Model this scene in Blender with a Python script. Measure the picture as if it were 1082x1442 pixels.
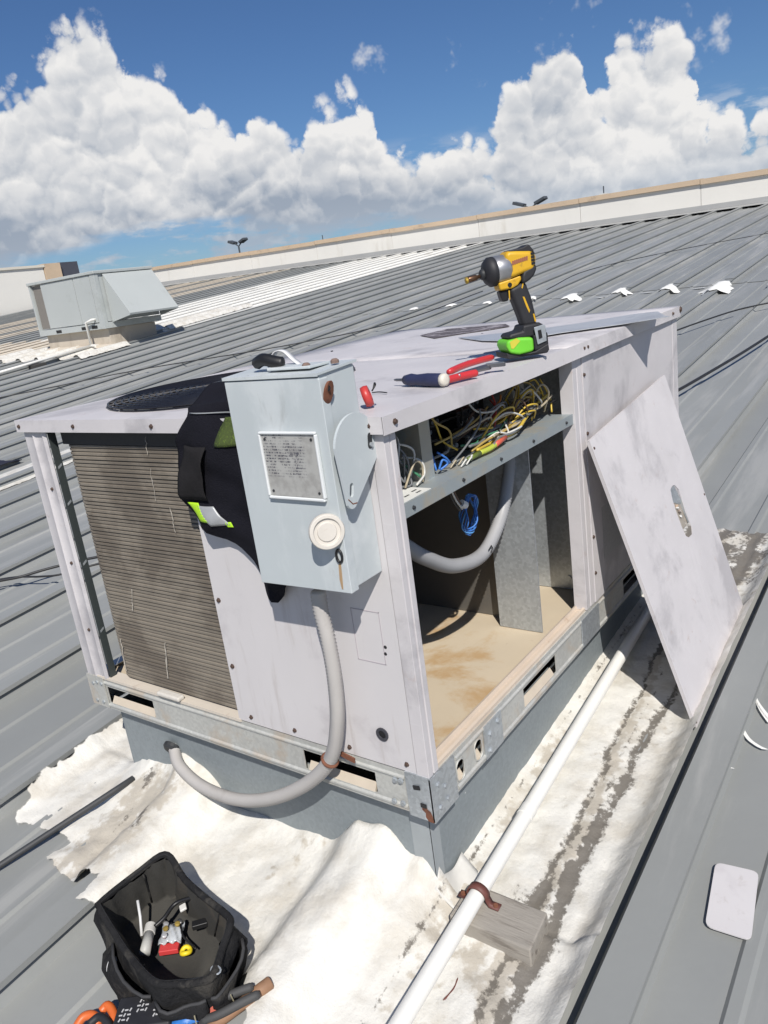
import bpy, bmesh, math, random
import numpy as np
from mathutils import Vector, Matrix
random.seed(7); RNG = np.random.default_rng(7)
for o in list(bpy.data.objects): bpy.data.objects.remove(o, do_unlink=True)
SC = bpy.context.scene
COL = SC.collection

# ------------------------------------------------------------------ camera
CAM = np.array([-1.0930, -0.8196, 1.0755]); YA, PI_, RO, FPX = 0.6554, -0.2878, -0.1369, 1102.8
Fv = np.array([math.cos(PI_)*math.cos(YA), math.cos(PI_)*math.sin(YA), math.sin(PI_)])
Rv = np.cross(Fv, [0, 0, 1]); Rv /= np.linalg.norm(Rv); Uv = np.cross(Rv, Fv)
Rr = math.cos(RO)*Rv + math.sin(RO)*Uv; Ur = -math.sin(RO)*Rv + math.cos(RO)*Uv
cd = bpy.data.cameras.new('camera'); cam = bpy.data.objects.new('camera', cd); COL.objects.link(cam)
M = Matrix.Identity(4)
for i in range(3):
    M[i][0], M[i][1], M[i][2], M[i][3] = Rr[i], Ur[i], -Fv[i], CAM[i]
cam.matrix_world = M
cd.sensor_fit = 'VERTICAL'; cd.sensor_height = 24; cd.lens = FPX/1442*24; cd.clip_start = .05; cd.clip_end = 6000
SC.camera = cam

# ------------------------------------------------------------------ light and view
SUN_TRAVEL = Vector((.92, .86, -1.30)).normalized()
sl = bpy.data.lights.new('sun', 'SUN'); sl.energy = 5.0; sl.angle = math.radians(.53); sl.color = (1, .955, .89)
so = bpy.data.objects.new('sun', sl); COL.objects.link(so)
so.rotation_euler = SUN_TRAVEL.to_track_quat('-Z', 'Y').to_euler(); so.location = (-4, -4, 8)
SC.view_settings.view_transform = 'Standard'; SC.view_settings.look = 'None'
SC.view_settings.exposure = 0.0; SC.view_settings.gamma = 1
SC.view_settings.use_curve_mapping = False

class NB:
    """small node-graph builder"""
    def __init__(s, nt): s.nt = nt
    def n(s, t, **k):
        nd = s.nt.nodes.new(t)
        for a, v in k.items(): setattr(nd, a, v)
        return nd
    def L(s, a, b): s.nt.links.new(a, b)
    def put(s, sock, v):
        if hasattr(v, 'is_linked') or isinstance(v, bpy.types.NodeSocket): s.L(v, sock)
        else:
            if sock.type == 'RGBA' and len(v) == 3: v = (*v, 1)
            sock.default_value = v
    def m(s, op, a, b=0.0, c=0.0, clamp=False):
        nd = s.n('ShaderNodeMath', operation=op, use_clamp=clamp)
        s.put(nd.inputs[0], a); s.put(nd.inputs[1], b); s.put(nd.inputs[2], c)
        return nd.outputs[0]
    def v(s, op, a, b=(0, 0, 0)):
        nd = s.n('ShaderNodeVectorMath', operation=op)
        s.put(nd.inputs[0], a); s.put(nd.inputs[1], b)
        return nd.outputs[0]
    def noise(s, vec, scale, detail=4, rough=.55, dist=0.0, out='Fac'):
        nd = s.n('ShaderNodeTexNoise'); s.put(nd.inputs['Vector'], vec)
        nd.inputs['Scale'].default_value = scale; nd.inputs['Detail'].default_value = detail
        nd.inputs['Roughness'].default_value = rough; nd.inputs['Distortion'].default_value = dist
        return nd.outputs[out]
    def step(s, x, lo, hi):
        nd = s.n('ShaderNodeMapRange', interpolation_type='SMOOTHSTEP')
        s.put(nd.inputs[0], x); s.put(nd.inputs[1], lo); s.put(nd.inputs[2], hi)
        return nd.outputs[0]
    def mix(s, f, a, b, blend='MIX'):
        nd = s.n('ShaderNodeMix', data_type='RGBA', blend_type=blend)
        s.put(nd.inputs[0], f); s.put(nd.inputs[6], a); s.put(nd.inputs[7], b)
        return nd.outputs[2]

def build_world():
    w = bpy.data.worlds.new('World'); SC.world = w; w.use_nodes = True
    nt = w.node_tree; nt.nodes.clear(); b = NB(nt)
    sky = b.n('ShaderNodeTexSky', sky_type='NISHITA'); sky.sun_disc = False
    sky.sun_elevation = math.asin(-SUN_TRAVEL.z); sky.sun_rotation = math.atan2(-SUN_TRAVEL.x, -SUN_TRAVEL.y)
    sky.altitude = 0; sky.air_density = 1.0; sky.dust_density = .3; sky.ozone_density = 3.0
    d = b.n('ShaderNodeTexCoord').outputs['Generated']
    # cumulus: a skyline profile of cloud tops, repeated all round the horizon, broken up by noise
    w1 = b.n('ShaderNodeTexNoise'); b.L(d, w1.inputs['Vector'])
    w1.inputs['Scale'].default_value = 16; w1.inputs['Detail'].default_value = 6; w1.inputs['Roughness'].default_value = .60
    sep = b.n('ShaderNodeSeparateXYZ'); b.L(d, sep.inputs[0])
    az = b.m('MULTIPLY', b.m('ARCTAN2', sep.outputs[1], sep.outputs[0]), 180/math.pi)
    el = b.m('MULTIPLY', b.m('ARCSINE', sep.outputs[2]), 180/math.pi)
    sw = b.n('ShaderNodeSeparateColor'); b.L(w1.outputs['Color'], sw.inputs[0])
    # rounded puffs at two sizes, used for the scalloped outline and for the relief
    wv = b.v('ADD', d, b.v('MULTIPLY', b.v('SUBTRACT', w1.outputs['Color'], (.5, .5, .5)), (.05, .05, .05)))
    def puff(v, sc):
        vo = b.n('ShaderNodeTexVoronoi', feature='F1'); vo.inputs['Scale'].default_value = sc
        b.L(v, vo.inputs['Vector']); return b.m('SUBTRACT', 1.0, b.m('MULTIPLY', vo.outputs['Distance'], vo.outputs['Distance']))
    p1, p2 = puff(wv, 24), puff(wv, 62)
    azw = b.m('ADD', az, b.m('MULTIPLY', b.m('SUBTRACT', sw.outputs[0], .5), 3.6))
    elw = b.m('ADD', el, b.m('MULTIPLY', b.m('SUBTRACT', sw.outputs[1], .5), 3.0))
    elw = b.m('SUBTRACT', elw, b.m('MULTIPLY', b.m('SUBTRACT', p1, .82), 3.0)); elw = b.m('SUBTRACT', elw, b.m('MULTIPLY', b.m('SUBTRACT', p2, .82), 1.4))
    fc = b.n('ShaderNodeFloatCurve')
    prof = [(5, 6), (8, 6.4), (11.2, 6.2), (12, 7.4), (13.5, 7.6), (14.2, 10), (14.8, 12), (16, 13), (17.8, 12.9), (19.3, 11.5), (20.35, 9.4),
            (21, 11.8), (22, 13), (23.5, 13), (25.2, 11.6), (26.6, 9.4), (27.7, 7.4), (29.5, 8.4), (31.4, 8.3), (33.6, 8.0), (34.3, 9.6),
            (35.3, 11.2), (37.2, 12.1), (39, 11.6), (40.5, 11), (42, 11.3), (43.8, 11.1), (45.2, 12.4), (46.6, 12.9), (47.3, 14.1), (48.4, 14.3),
            (49.4, 14.6), (50.2, 16.2), (51.2, 17.3), (52.4, 17.5), (53.4, 16.8), (54.8, 15.4), (56, 14.2), (58, 13.2), (60, 11.4), (62, 9), (64, 7), (65, 6)]
    cv = fc.mapping.curves[0]
    while len(cv.points) < len(prof): cv.points.new(.5, .5)
    for p, (a, e) in zip(cv.points, prof): p.location = ((a-5)/60, e/20); p.handle_type = 'AUTO'
    fc.mapping.update()
    b.put(fc.inputs['Value'], b.m('FRACT', b.m('DIVIDE', b.m('SUBTRACT', azw, 5.0), 60.0)))
    top = b.m('MULTIPLY', fc.outputs[0], 20.0)
    mask = b.step(b.m('SUBTRACT', top, elw), -.25, .75)
    # cloud floor, with small clouds and pale blue gaps below it
    dz = b.v('MULTIPLY', d, (1, 1, 3.6))
    low = b.noise(dz, 7.5, 6, .56)
    base = b.m('ADD', 3.4, b.m('MULTIPLY', b.m('SUBTRACT', low, .5), 4.5))
    base = b.m('ADD', base, b.m('MULTIPLY', b.m('COSINE', b.m('MULTIPLY', b.m('SUBTRACT', az, 50.0), math.pi/30)), 1.5))
    above = b.step(b.m('SUBTRACT', el, base), -.7, .7)
    deck = b.m('MULTIPLY', b.step(b.noise(dz, 13, 6, .6), .46, .62), .85)
    mtot = b.m('MAXIMUM', b.m('MULTIPLY', mask, above), b.m('MULTIPLY', deck, b.step(el, 9.0, 5.5)))
    scr = b.noise(d, 11.0, 5, .62)
    mtot = b.m('MAXIMUM', mtot, b.m('MULTIPLY', b.step(scr, .62, .74), b.m('MULTIPLY', b.step(el, 7, 11), .7)))
    # relief: the upper side of every puff catches the light, hollows and the floor stay grey
    up = b.v('ADD', wv, (-.003, -.003, .0085))
    rel = b.m('ADD', b.m('MULTIPLY', b.m('SUBTRACT', p1, puff(up, 24)), 1.3), b.m('MULTIPLY', b.m('SUBTRACT', p2, puff(up, 62)), .50))
    hgt = b.step(b.m('SUBTRACT', el, base), -.3, 4.6)
    rim = b.step(b.m('SUBTRACT', top, elw), 3.4, .3)
    big = b.noise(d, 6.5, 3, .5)
    sh = b.m('ADD', b.m('MULTIPLY', hgt, .62), b.m('MULTIPLY', rel, .72))
    sh = b.m('ADD', sh, b.m('MULTIPLY', rim, .22))
    sh = b.m('ADD', sh, b.m('MULTIPLY', b.m('SUBTRACT', big, .5), 1.5))
    sh = b.m('ADD', sh, .12, clamp=True)
    ccol = b.mix(sh, (6.6, 7.7, 9.4), (17.2, 17.0, 16.8))
    ccol = b.mix(b.step(el, 6.0, 1.5), ccol, b.mix(.65, ccol, (9.6, 11.0, 12.8)))
    skyc = b.mix(1.0, sky.outputs[0], (.86, 1.14, 1.52), 'MULTIPLY')
    out = b.mix(mtot, skyc, ccol)
    bg = b.n('ShaderNodeBackground'); bg.inputs[1].default_value = .05; b.L(out, bg.inputs[0])
    wo = b.n('ShaderNodeOutputWorld'); b.L(bg.outputs[0], wo.inputs[0])
build_world()

# ------------------------------------------------------------------ pixel -> place helpers (direction from the camera, distance from a surface)
def ray(u, v): return Fv + Rr*(u-541)/FPX - Ur*(v-721)/FPX
def onplane(u, v, n, k):
    n = np.array(n, float); d = ray(u, v); return CAM + d*((k - n@CAM)/(n@d))
TX, SY, Z0 = .0839, .0164, -.27                      # the roof: pitch along x, slight cross fall along y
def rz(x, y): return Z0 + TX*x + SY*y
def at_roof(u, v, h=0): return onplane(u, v, (-TX, -SY, 1), Z0+h)
def at_x(u, v, x): return onplane(u, v, (1, 0, 0), x)
def at_y(u, v, y): return onplane(u, v, (0, 1, 0), y)
def at_z(u, v, z): return onplane(u, v, (0, 0, 1), z)

# ------------------------------------------------------------------ mesh builder
def V3(*a): return np.array(a, float)
def frame(axis):
    a = np.array(axis, float); a /= np.linalg.norm(a)
    h = V3(0, 0, 1) if abs(a[2]) < .9 else V3(1, 0, 0)
    u = np.cross(h, a); u /= np.linalg.norm(u); return u, np.cross(a, u), a
def spline(pts, n=8):
    P = [np.array(p, float) for p in pts]; P = [2*P[0]-P[1]] + P + [2*P[-1]-P[-2]]; out = []
    for i in range(1, len(P)-2):
        for k in range(n):
            t = k/n; a, b, c, d = P[i-1:i+3]
            out.append(.5*((2*b)+(-a+c)*t+(2*a-5*b+4*c-d)*t*t+(-a+3*b-3*c+d)*t**3))
    out.append(P[-2]); return out
class MB:
    def __init__(s): s.v = []; s.f = []
    def add(s, vs, fs):
        o = len(s.v); s.v += [tuple(float(c) for c in p) for p in vs]; s.f += [tuple(i+o for i in f) for f in fs]; return s
    def box(s, x0, x1, y0, y1, z0, z1):
        return s.add([(x, y, z) for z in (z0, z1) for y in (y0, y1) for x in (x0, x1)],
                     [(0, 2, 3, 1), (4, 5, 7, 6), (0, 1, 5, 4), (2, 6, 7, 3), (0, 4, 6, 2), (1, 3, 7, 5)])
    def obox(s, c, ax, half):
        c = np.array(c, float); A = [np.array(a, float)*h for a, h in zip(ax, half)]
        return s.add([c+A[0]*i+A[1]*j+A[2]*k for k in (-1, 1) for j in (-1, 1) for i in (-1, 1)],
                     [(0, 2, 3, 1), (4, 5, 7, 6), (0, 1, 5, 4), (2, 6, 7, 3), (0, 4, 6, 2), (1, 3, 7, 5)])
    def prism(s, poly, off):
        n = len(poly); off = np.array(off, float); P = [np.array(p, float) for p in poly]
        return s.add(P+[p+off for p in P], [tuple(range(n))[::-1], tuple(range(n, 2*n))]+[(i, (i+1) % n, (i+1) % n+n, i+n) for i in range(n)])
    def tube(s, pts, r, seg=8, caps=True, closed=False):
        P = [np.array(p, float) for p in pts]; n = len(P); vs = []; fs = []
        rr = r if hasattr(r, '__len__') else [r]*n; u = None
        for i in range(n):
            a = P[(i+1) % n]-P[i-1] if closed else P[min(i+1, n-1)]-P[max(i-1, 0)]
            a = a/(np.linalg.norm(a)+1e-12)
            if u is None: u, w, _ = frame(a)
            else:
                u = u-a*(u@a); u /= np.linalg.norm(u)+1e-12; w = np.cross(a, u)
            for k in range(seg):
                t = 2*math.pi*k/seg; vs.append(P[i]+rr[i]*(math.cos(t)*u+math.sin(t)*w))
        for i in range(n if closed else n-1):
            j = (i+1) % n
            for k in range(seg): fs.append((i*seg+k, i*seg+(k+1) % seg, j*seg+(k+1) % seg, j*seg+k))
        if caps and not closed: fs += [tuple(range(seg))[::-1], tuple(range((n-1)*seg, n*seg))]
        return s.add(vs, fs)
    def lathe(s, prof, org, axis, seg=16):
        u, w, a = frame(axis); org = np.array(org, float); vs = []; n = len(prof); fs = []
        for r, h in prof:
            for k in range(seg):
                t = 2*math.pi*k/seg; vs.append(org+a*h+r*(math.cos(t)*u+math.sin(t)*w))
        for i in range(n-1):
            for k in range(seg): fs.append((i*seg+k, i*seg+(k+1) % seg, (i+1)*seg+(k+1) % seg, (i+1)*seg+k))
        fs += [tuple(range(seg))[::-1], tuple(range((n-1)*seg, n*seg))]
        return s.add(vs, fs)
    def grid(s, fn, nu, nv):
        vs = [fn(i/nu, j/nv) for j in range(nv+1) for i in range(nu+1)]
        return s.add(vs, [(j*(nu+1)+i, j*(nu+1)+i+1, (j+1)*(nu+1)+i+1, (j+1)*(nu+1)+i) for j in range(nv) for i in range(nu)])
    def build(s, name, mat, parent=None, smooth=False, bevel=0, bseg=2, solid=0, local=False, subd=0):
        me = bpy.data.meshes.new(name); A = np.array(s.v)
        if local: org = np.zeros(3)
        elif parent is not None: org = np.array(WORLD[parent.name])
        else: org = np.array([(A[:, 0].min()+A[:, 0].max())/2, (A[:, 1].min()+A[:, 1].max())/2, A[:, 2].min()])
        me.from_pydata([tuple(p) for p in A-org], [], s.f); me.update()
        bm = bmesh.new(); bm.from_mesh(me); bmesh.ops.recalc_face_normals(bm, faces=bm.faces); bm.to_mesh(me); bm.free()
        me.materials.append(mat)
        if smooth: me.shade_smooth()
        o = bpy.data.objects.new(name, me); COL.objects.link(o)
        if parent is not None: o.parent = parent; WORLD[o.name] = tuple(WORLD[parent.name])
        else:
            o.location = org; WORLD[o.name] = tuple(org)
        if solid: mo = o.modifiers.new('solid', 'SOLIDIFY'); mo.thickness = solid; mo.offset = 0
        if subd: mo = o.modifiers.new('sub', 'SUBSURF'); mo.levels = mo.render_levels = subd
        if bevel:
            mo = o.modifiers.new('bevel', 'BEVEL'); mo.width = bevel; mo.segments = bseg; mo.limit_method = 'ANGLE'; mo.angle_limit = math.radians(40)
            me.shade_smooth(); 
            try: mo.harden_normals = True
            except Exception: pass
        return o
WORLD = {}
def thing(name, label, cat, loc=(0, 0, 0), group=None, rot=None):
    o = bpy.data.objects.new(name, None); COL.objects.link(o); o.location = tuple(float(c) for c in loc); o.empty_display_size = .05
    WORLD[o.name] = tuple(float(c) for c in loc)
    if rot is not None: o.rotation_euler = rot
    o['label'] = label; o['category'] = cat
    if group: o['group'] = group
    return o
def tag(o, label=None, cat=None, group=None, kind=None):
    if label: o['label'] = label
    if cat: o['category'] = cat
    if group: o['group'] = group
    if kind: o['kind'] = kind
    return o

# ------------------------------------------------------------------ materials
MATS = {}
def mat(name, col, rough=.5, metal=0.0, var=.10, vs=7.0, stain=None, bump=None, stretch=(1, 1, 1), spangle=0.0, specks=None, spec=.5, alpha_noise=None, scratch=0.0, stain2=None, sheen=0, rand=0.0):
    """procedural paint / metal / cloth: base colour with cloudy variation, stains (colour, scale, threshold, amount), relief, spangle"""
    if name in MATS: return MATS[name]
    m = bpy.data.materials.new(name); m.use_nodes = True; nt = m.node_tree; nt.nodes.clear(); b = NB(nt)
    pos = b.n('ShaderNodeNewGeometry').outputs['Position']
    ps = b.v('MULTIPLY', pos, stretch)
    n1 = b.noise(ps, vs, 6, .6)
    k = b.m('ADD', 1-var, b.m('MULTIPLY', n1, 2*var))
    c = b.mix(1.0, (*col,), b.n('ShaderNodeCombineColor').outputs[0], 'MULTIPLY')
    cc = c.node; comb = cc.inputs[7].links[0].from_node
    for i in range(3): b.L(k, comb.inputs[i])
    if spangle:
        vo = b.n('ShaderNodeTexVoronoi'); vo.inputs['Scale'].default_value = 130; b.L(pos, vo.inputs['Vector'])
        sc = b.n('ShaderNodeSeparateColor'); b.L(vo.outputs['Color'], sc.inputs[0])
        g = b.m('ADD', 1-spangle, b.m('MULTIPLY', sc.outputs[0], 2*spangle)); cb = b.n('ShaderNodeCombineColor')
        for i in range(3): b.L(g, cb.inputs[i])
        c = b.mix(1.0, c, cb.outputs[0], 'MULTIPLY')
    if rand:
        oi = b.n('ShaderNodeObjectInfo').outputs['Random']; g = b.m('ADD', 1-rand, b.m('MULTIPLY', oi, 2*rand)); cb = b.n('ShaderNodeCombineColor')
        for i in range(3): b.L(g, cb.inputs[i])
        c = b.mix(1.0, c, cb.outputs[0], 'MULTIPLY')
    for st in (stain, stain2):
        if st:
            scol, ss, th, amt = st[:4]; str_ = st[4] if len(st) > 4 else (1, 1, 1)
            ns = b.noise(b.v('ADD', b.v('MULTIPLY', pos, str_), (3.7, 1.3, 9.1)), ss, 8, .65, .3)
            c = b.mix(b.m('MULTIPLY', b.step(ns, th, th+.14), amt), c, (*scol,))
    if scratch:
        ns = b.noise(b.v('MULTIPLY', pos, (30, 30, 190)), 1.0, 3, .5); c = b.mix(b.m('MULTIPLY', b.step(ns, .62, .68), scratch), c, (.75, .75, .75))
    if specks:
        vo = b.n('ShaderNodeTexVoronoi'); vo.inputs['Scale'].default_value = specks[1]; b.L(b.v('ADD', pos, b.v('MULTIPLY', b.n('ShaderNodeTexNoise').outputs['Color'], (.05, .05, .05))), vo.inputs['Vector'])
        c = b.mix(b.m('MULTIPLY', b.step(vo.outputs['Distance'], specks[2], specks[2]*.4), b.step(n1, .52, .6)), c, (*specks[0],))
    p = b.n('ShaderNodeBsdfPrincipled'); b.L(c, p.inputs['Base Color'])
    b.put(p.inputs['Roughness'], b.m('ADD', rough-.08, b.m('MULTIPLY', n1, .16))); p.inputs['Metallic'].default_value = metal
    p.inputs['Specular IOR Level'].default_value = spec
    if sheen: p.inputs['Sheen Weight'].default_value = sheen
    if bump:
        bn = b.n('ShaderNodeBump'); bn.inputs['Strength'].default_value = bump[1]; bn.inputs['Distance'].default_value = bump[2] if len(bump) > 2 else .002
        b.L(b.noise(ps, bump[0], 5, .6), bn.inputs['Height']); b.L(bn.outputs[0], p.inputs['Normal'])
    o = b.n('ShaderNodeOutputMaterial'); b.L(p.outputs[0], o.inputs[0]); MATS[name] = m
    return m
def plain(name, col, rough=.5, metal=0.0): return mat(name, col, rough, metal, var=.08, vs=40)
PAINT = mat('lilac_grey_paint', (.565, .54, .545), .5, 0, .12, 6, scratch=.10, stain=((.33, .315, .325), 3.2, .50, .62), stain2=((.40, .30, .26), 17, .61, .55), bump=(45, .25, .0015))
PAINT_CLEAN = mat('grey_panel_paint', (.585, .562, .563), .45, 0, .07, 4, stain=((.42, .39, .40), 5, .55, .45), stain2=((.43, .39, .37), 30, .55, .45, (1, 1, .10)), bump=(50, .10, .001))
GALV = mat('galvanised_steel', (.44, .47, .49), .42, .55, .14, 6, spangle=.12, stain=((.30, .29, .27), 9, .60, .6))
GALV_DUST = mat('dusty_galvanised_steel', (.50, .50, .47), .55, .3, .14, 8, spangle=.07, stain=((.50, .42, .33), 6, .50, .7), stain2=((.30, .16, .09), 22, .68, .7))
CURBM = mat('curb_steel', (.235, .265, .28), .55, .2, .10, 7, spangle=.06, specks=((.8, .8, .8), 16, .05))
RUST = mat('rust', (.17, .065, .035), .8, 0, .4, 60, stain=((.07, .03, .02), 40, .5, .8))
RUSTBROWN = mat('brown_primer', (.13, .045, .035), .6, 0, .2, 60)
ROOFM = mat('grey_roof_metal', (.275, .283, .275), .5, .05, .14, 1.3, rand=.07, stain=((.37, .37, .355), 2.2, .50, .7, (.22, 2.4, 1)), stain2=((.20, .205, .20), 3.0, .58, .5, (.5, 1.6, 1)), bump=(3.0, .3, .012))
ROOFW = mat('white_coated_roof', (.74, .73, .69), .6, 0, .08, 2, stain=((.45, .42, .36), 2.2, .55, .6, (.3, 2, 1)), bump=(8, .3, .006))
ROOFC = mat('cream_coated_roof', (.62, .56, .47), .6, 0, .10, 2, stain=((.36, .33, .29), 2.2, .52, .6, (.3, 2, 1)))
DARK = mat('dark_steel', (.035, .037, .04), .6, .2, .2, 9)
BLACK = mat('black_plastic', (.012, .012, .013), .45, 0, .2, 30)

# ================================================================== THE SETTING
tag(MB().add([(-1500, -1500, -7.5), (1500, -1500, -7.5), (1500, 1500, -7.5), (-1500, 1500, -7.5)], [(0, 1, 2, 3)]).build('ground', mat('asphalt', (.06, .062, .06), .9, 0, .3, .05)), kind='structure')

PITCH = .59; X_LAP, X_END, X_LOW = 8.78, 21.05, -6.0
def roof_panel_mesh(x0, x1, lift):
    pr = [(-.050, .042), (-.050, .058), (.030, .058), (.034, .050), (.055, 0), (.17, 0), (.178, .008), (.200, .008), (.208, 0), (.38, 0), (.388, .008),
          (.41, .008), (.418, 0), (PITCH-.050, 0), (PITCH-.028, .050), (PITCH+.004, .050)]
    xs = [x0, x1]; m = MB(); n = len(pr)
    m.add([(x, y, TX*x+SY*y+h+lift) for x in xs for y, h in pr], [(i, i+1, n+i+1, n+i) for i in range(n-1)])
    me = bpy.data.meshes.new('roof_panel'); me.from_pydata(m.v, [], m.f); me.update(); return me
roof = bpy.data.objects.new('roof', None); COL.objects.link(roof); roof['kind'] = 'structure'; WORLD['roof'] = (0, 0, 0)
meshes = {}
for run, (x0, x1, lift) in enumerate(((X_LOW, X_LAP+.06, 0), (X_LAP, X_END, .005))):
    for key, mt in (('g', ROOFM), ('w', ROOFW), ('c', ROOFC)):
        me = roof_panel_mesh(x0, x1, lift); me.materials.append(mt); meshes[run, key] = me
SEAM0 = .22
for k in range(-13, 51):
    y = SEAM0+PITCH*k
    for run in (0, 1):
        key = 'g'
        if run == 1 and 10.7 < y < 15.3: key = 'w'
        elif run == 1 and 18.2 < y < 24.6 and k % 4 != 1: key = 'c'
        elif run == 0 and 13.6 < y < 17: key = 'c'
        elif run == 0 and 17 < y < 21 and k % 3: key = 'w'
        o = bpy.data.objects.new('roof_panel', meshes[run, key]); COL.objects.link(o); o.parent = roof; o.location = (0, y, Z0+SY*y)
# flashing that caps the panel ends below the parapet; a near-black strip stands in for the shaded gap beneath it
fl = MB()
ya, yb = -8.0, 30.4
fl.prism([(20.55, ya, rz(20.55, ya)+.060), (21.2, ya, rz(21.2, ya)+.062), (21.2, ya, rz(21.2, ya)+.070), (20.55, ya, rz(20.55, ya)+.068)], (0, yb-ya, SY*(yb-ya)))
fl.build('ridge_flashing', mat('grey_flashing', (.36, .36, .35), .5, .1, .1, 2), roof)
dk = MB(); dk.prism([(20.9, ya, rz(20.9, ya)-.01), (20.95, ya, rz(20.9, ya)-.01), (20.95, ya, rz(20.9, ya)+.058), (20.9, ya, rz(20.9, ya)+.058)], (0, yb-ya, SY*(yb-ya)))
dk.build('gap_shade_strip', mat('gap_shade', (.02, .02, .02), .9), roof)

# parapet along the top of the roof
WALLM = mat('white_wall_coating', (.70, .68, .63), .75, 0, .06, .8, stain=((.52, .48, .41), 1.1, .56, .5, (1, 1, .25)), bump=(6, .15, .01))
COPM = mat('tan_coping', (.52, .40, .28), .75, 0, .12, 1.5, stain=((.34, .26, .19), 3, .56, .6))
pw = thing('parapet_wall', 'long white parapet wall with tan coping along the top end of the metal roof', 'wall', (21.3, 10, rz(21.3, 10)))
ptop = lambda y: 2.25+SY*(y-3.2)
y = -8.0; i = 0
while y < 30.6:
    y2 = min(y+3.2, 30.7)
    mm = MB(); a, b_ = y+.006, y2-.006
    mm.prism([(21.1, a, rz(21.1, a)-.1), (21.36, a, rz(21.1, a)-.1), (21.36, a, ptop(a)), (21.1, a, ptop(a))], (0, b_-a, SY*(b_-a)))
    mm.build('wall_panel', WALLM, pw)
    dz = random.uniform(-.012, .012); mm = MB()
    mm.prism([(21.03, a, ptop(a)+.003+dz), (21.43, a, ptop(a)+.003+dz), (21.43, a, ptop(a)+.15+dz), (21.03, a, ptop(a)+.13+dz)], (0, b_-a, SY*(b_-a)))
    mm.build('coping', COPM, pw)
    y = y2
MB().prism([(21.075, ya, rz(21.1, ya)+.07), (21.098, ya, rz(21.1, ya)+.07), (21.098, ya, rz(21.1, ya)+.19), (21.085, ya, rz(21.1, ya)+.19)], (0, yb-ya, SY*(yb-ya))).build('base_flashing', MATS['grey_flashing'], pw)
# taller side wall of the next wing
sw = thing('side_wall', 'tall cream white wall of the next wing beyond the second rooftop unit', 'wall', (13, 30.6, rz(13, 30.6)))
MB().box(-6, 18.75, 30.5, 30.9, rz(-6, 30.5)-.3, 3.36).build('wall_face', WALLM, sw)
MB().box(-6.05, 18.8, 30.43, 30.97, 3.363, 3.46).build('coping', mat('pale_coping', (.62, .58, .5), .7, 0, .1, 2), sw)
MB().box(18.78, 19.55, 30.45, 31.0, 1.3, 3.5).build('end_pier', COPM, sw)
MB().box(19.56, 20.5, 30.6, 31.6, 1.3, 3.52).build('louvre_box', mat('dark_blue_grey', (.06, .065, .085), .6), sw)

# flood light poles and masts behind the parapet
LPM = mat('pole_metal', (.09, .10, .11), .5, .3)
def lamp_pole(u, vtop, X, heads, label, hw):
    p = at_x(u, vtop, X); t = thing('lamp_pole', label, 'lamp pole', (p[0], p[1], -7.5))
    MB().tube([(p[0], p[1], -7.5), (p[0], p[1], p[2]-.1)], [.14, .07], 8).build('pole', LPM, t)
    MB().tube([(p[0], p[1]-hw*.55, p[2]+.12), (p[0], p[1], p[2]-.1), (p[0], p[1]+hw*.55, p[2]+.12)], .05, 6).build('cross_arm', LPM, t)
    for s in heads:
        c = V3(p[0], p[1]+s*hw, p[2]+.28); ax = V3(0, 1, .35*s); ax /= np.linalg.norm(ax); u2 = V3(1, 0, 0)
        MB().obox(c, (ax, u2, np.cross(ax, u2)), (hw*.52, .28, .10)).build('flood_light', LPM, t, bevel=.03)
lamp_pole(336, 345, 48, (-1, 1), 'twin flood light pole rising behind the white parapet, seen whole', .62)
lamp_pole(747, 291, 52, (-1, 1), 'twin flood light heads just peeping over the parapet coping', .8)
for (u, v0, X, h, lb) in ((454, 331, 23.5, .33, 'short thin mast beside a white vent box behind the parapet'), (850, 262, 22.2, .22, 'tiny stub rod standing on the tan coping')):
    p = at_x(u, v0, X); t = thing('mast', lb, 'mast', (p[0], p[1], p[2]-1.2))
    MB().tube([(p[0], p[1], p[2]-1.2), (p[0], p[1], p[2])], .018, 6).build('rod', LPM, t)
    MB().box(p[0]-.08, p[0]+.08, p[1]-.1, p[1]+.1, p[2]-1.2, p[2]-h*.9).build('vent_box' if X > 23 else 'rod_foot', WALLM, t)

# ------------------------------------------------------------------ white roof coating round the curb
def vnoise(x, y, s, seed):
    r = np.random.default_rng(seed); G = r.random((128, 128)); X = np.asarray(x)*s+40; Y = np.asarray(y)*s+40
    i = np.floor(X).astype(int); j = np.floor(Y).astype(int); f = X-i; g = Y-j; f = f*f*(3-2*f); g = g*g*(3-2*g)
    a = G[i % 128, j % 128]; b = G[(i+1) % 128, j % 128]; c = G[i % 128, (j+1) % 128]; d = G[(i+1) % 128, (j+1) % 128]
    return (a*(1-f)+b*f)*(1-g)+(c*(1-f)+d*f)*g
def fbm(x, y, s, seed, o=4):
    return sum(vnoise(x, y, s*2**k, seed+k)*.5**k for k in range(o))/sum(.5**k for k in range(o))
def ribh(y):
    d = np.abs((y-SEAM0+PITCH/2) % PITCH-PITCH/2); return np.exp(-(d/.085)**4)*.066
def sdf_poly(X, Y, poly):
    d = np.full(X.shape, 1e9); ins = np.zeros(X.shape, bool); n = len(poly)
    for i in range(n):
        (x0, y0), (x1, y1) = poly[i], poly[(i+1) % n]; ex, ey = x1-x0, y1-y0
        t = np.clip(((X-x0)*ex+(Y-y0)*ey)/(ex*ex+ey*ey+1e-12), 0, 1); d = np.minimum(d, np.hypot(X-x0-t*ex, Y-y0-t*ey))
        c = ((y0 > Y) != (y1 > Y)) & (X < ex*(Y-y0)/(ey+1e-12)+x0); ins ^= c
    return np.where(ins, d, -d)
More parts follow.
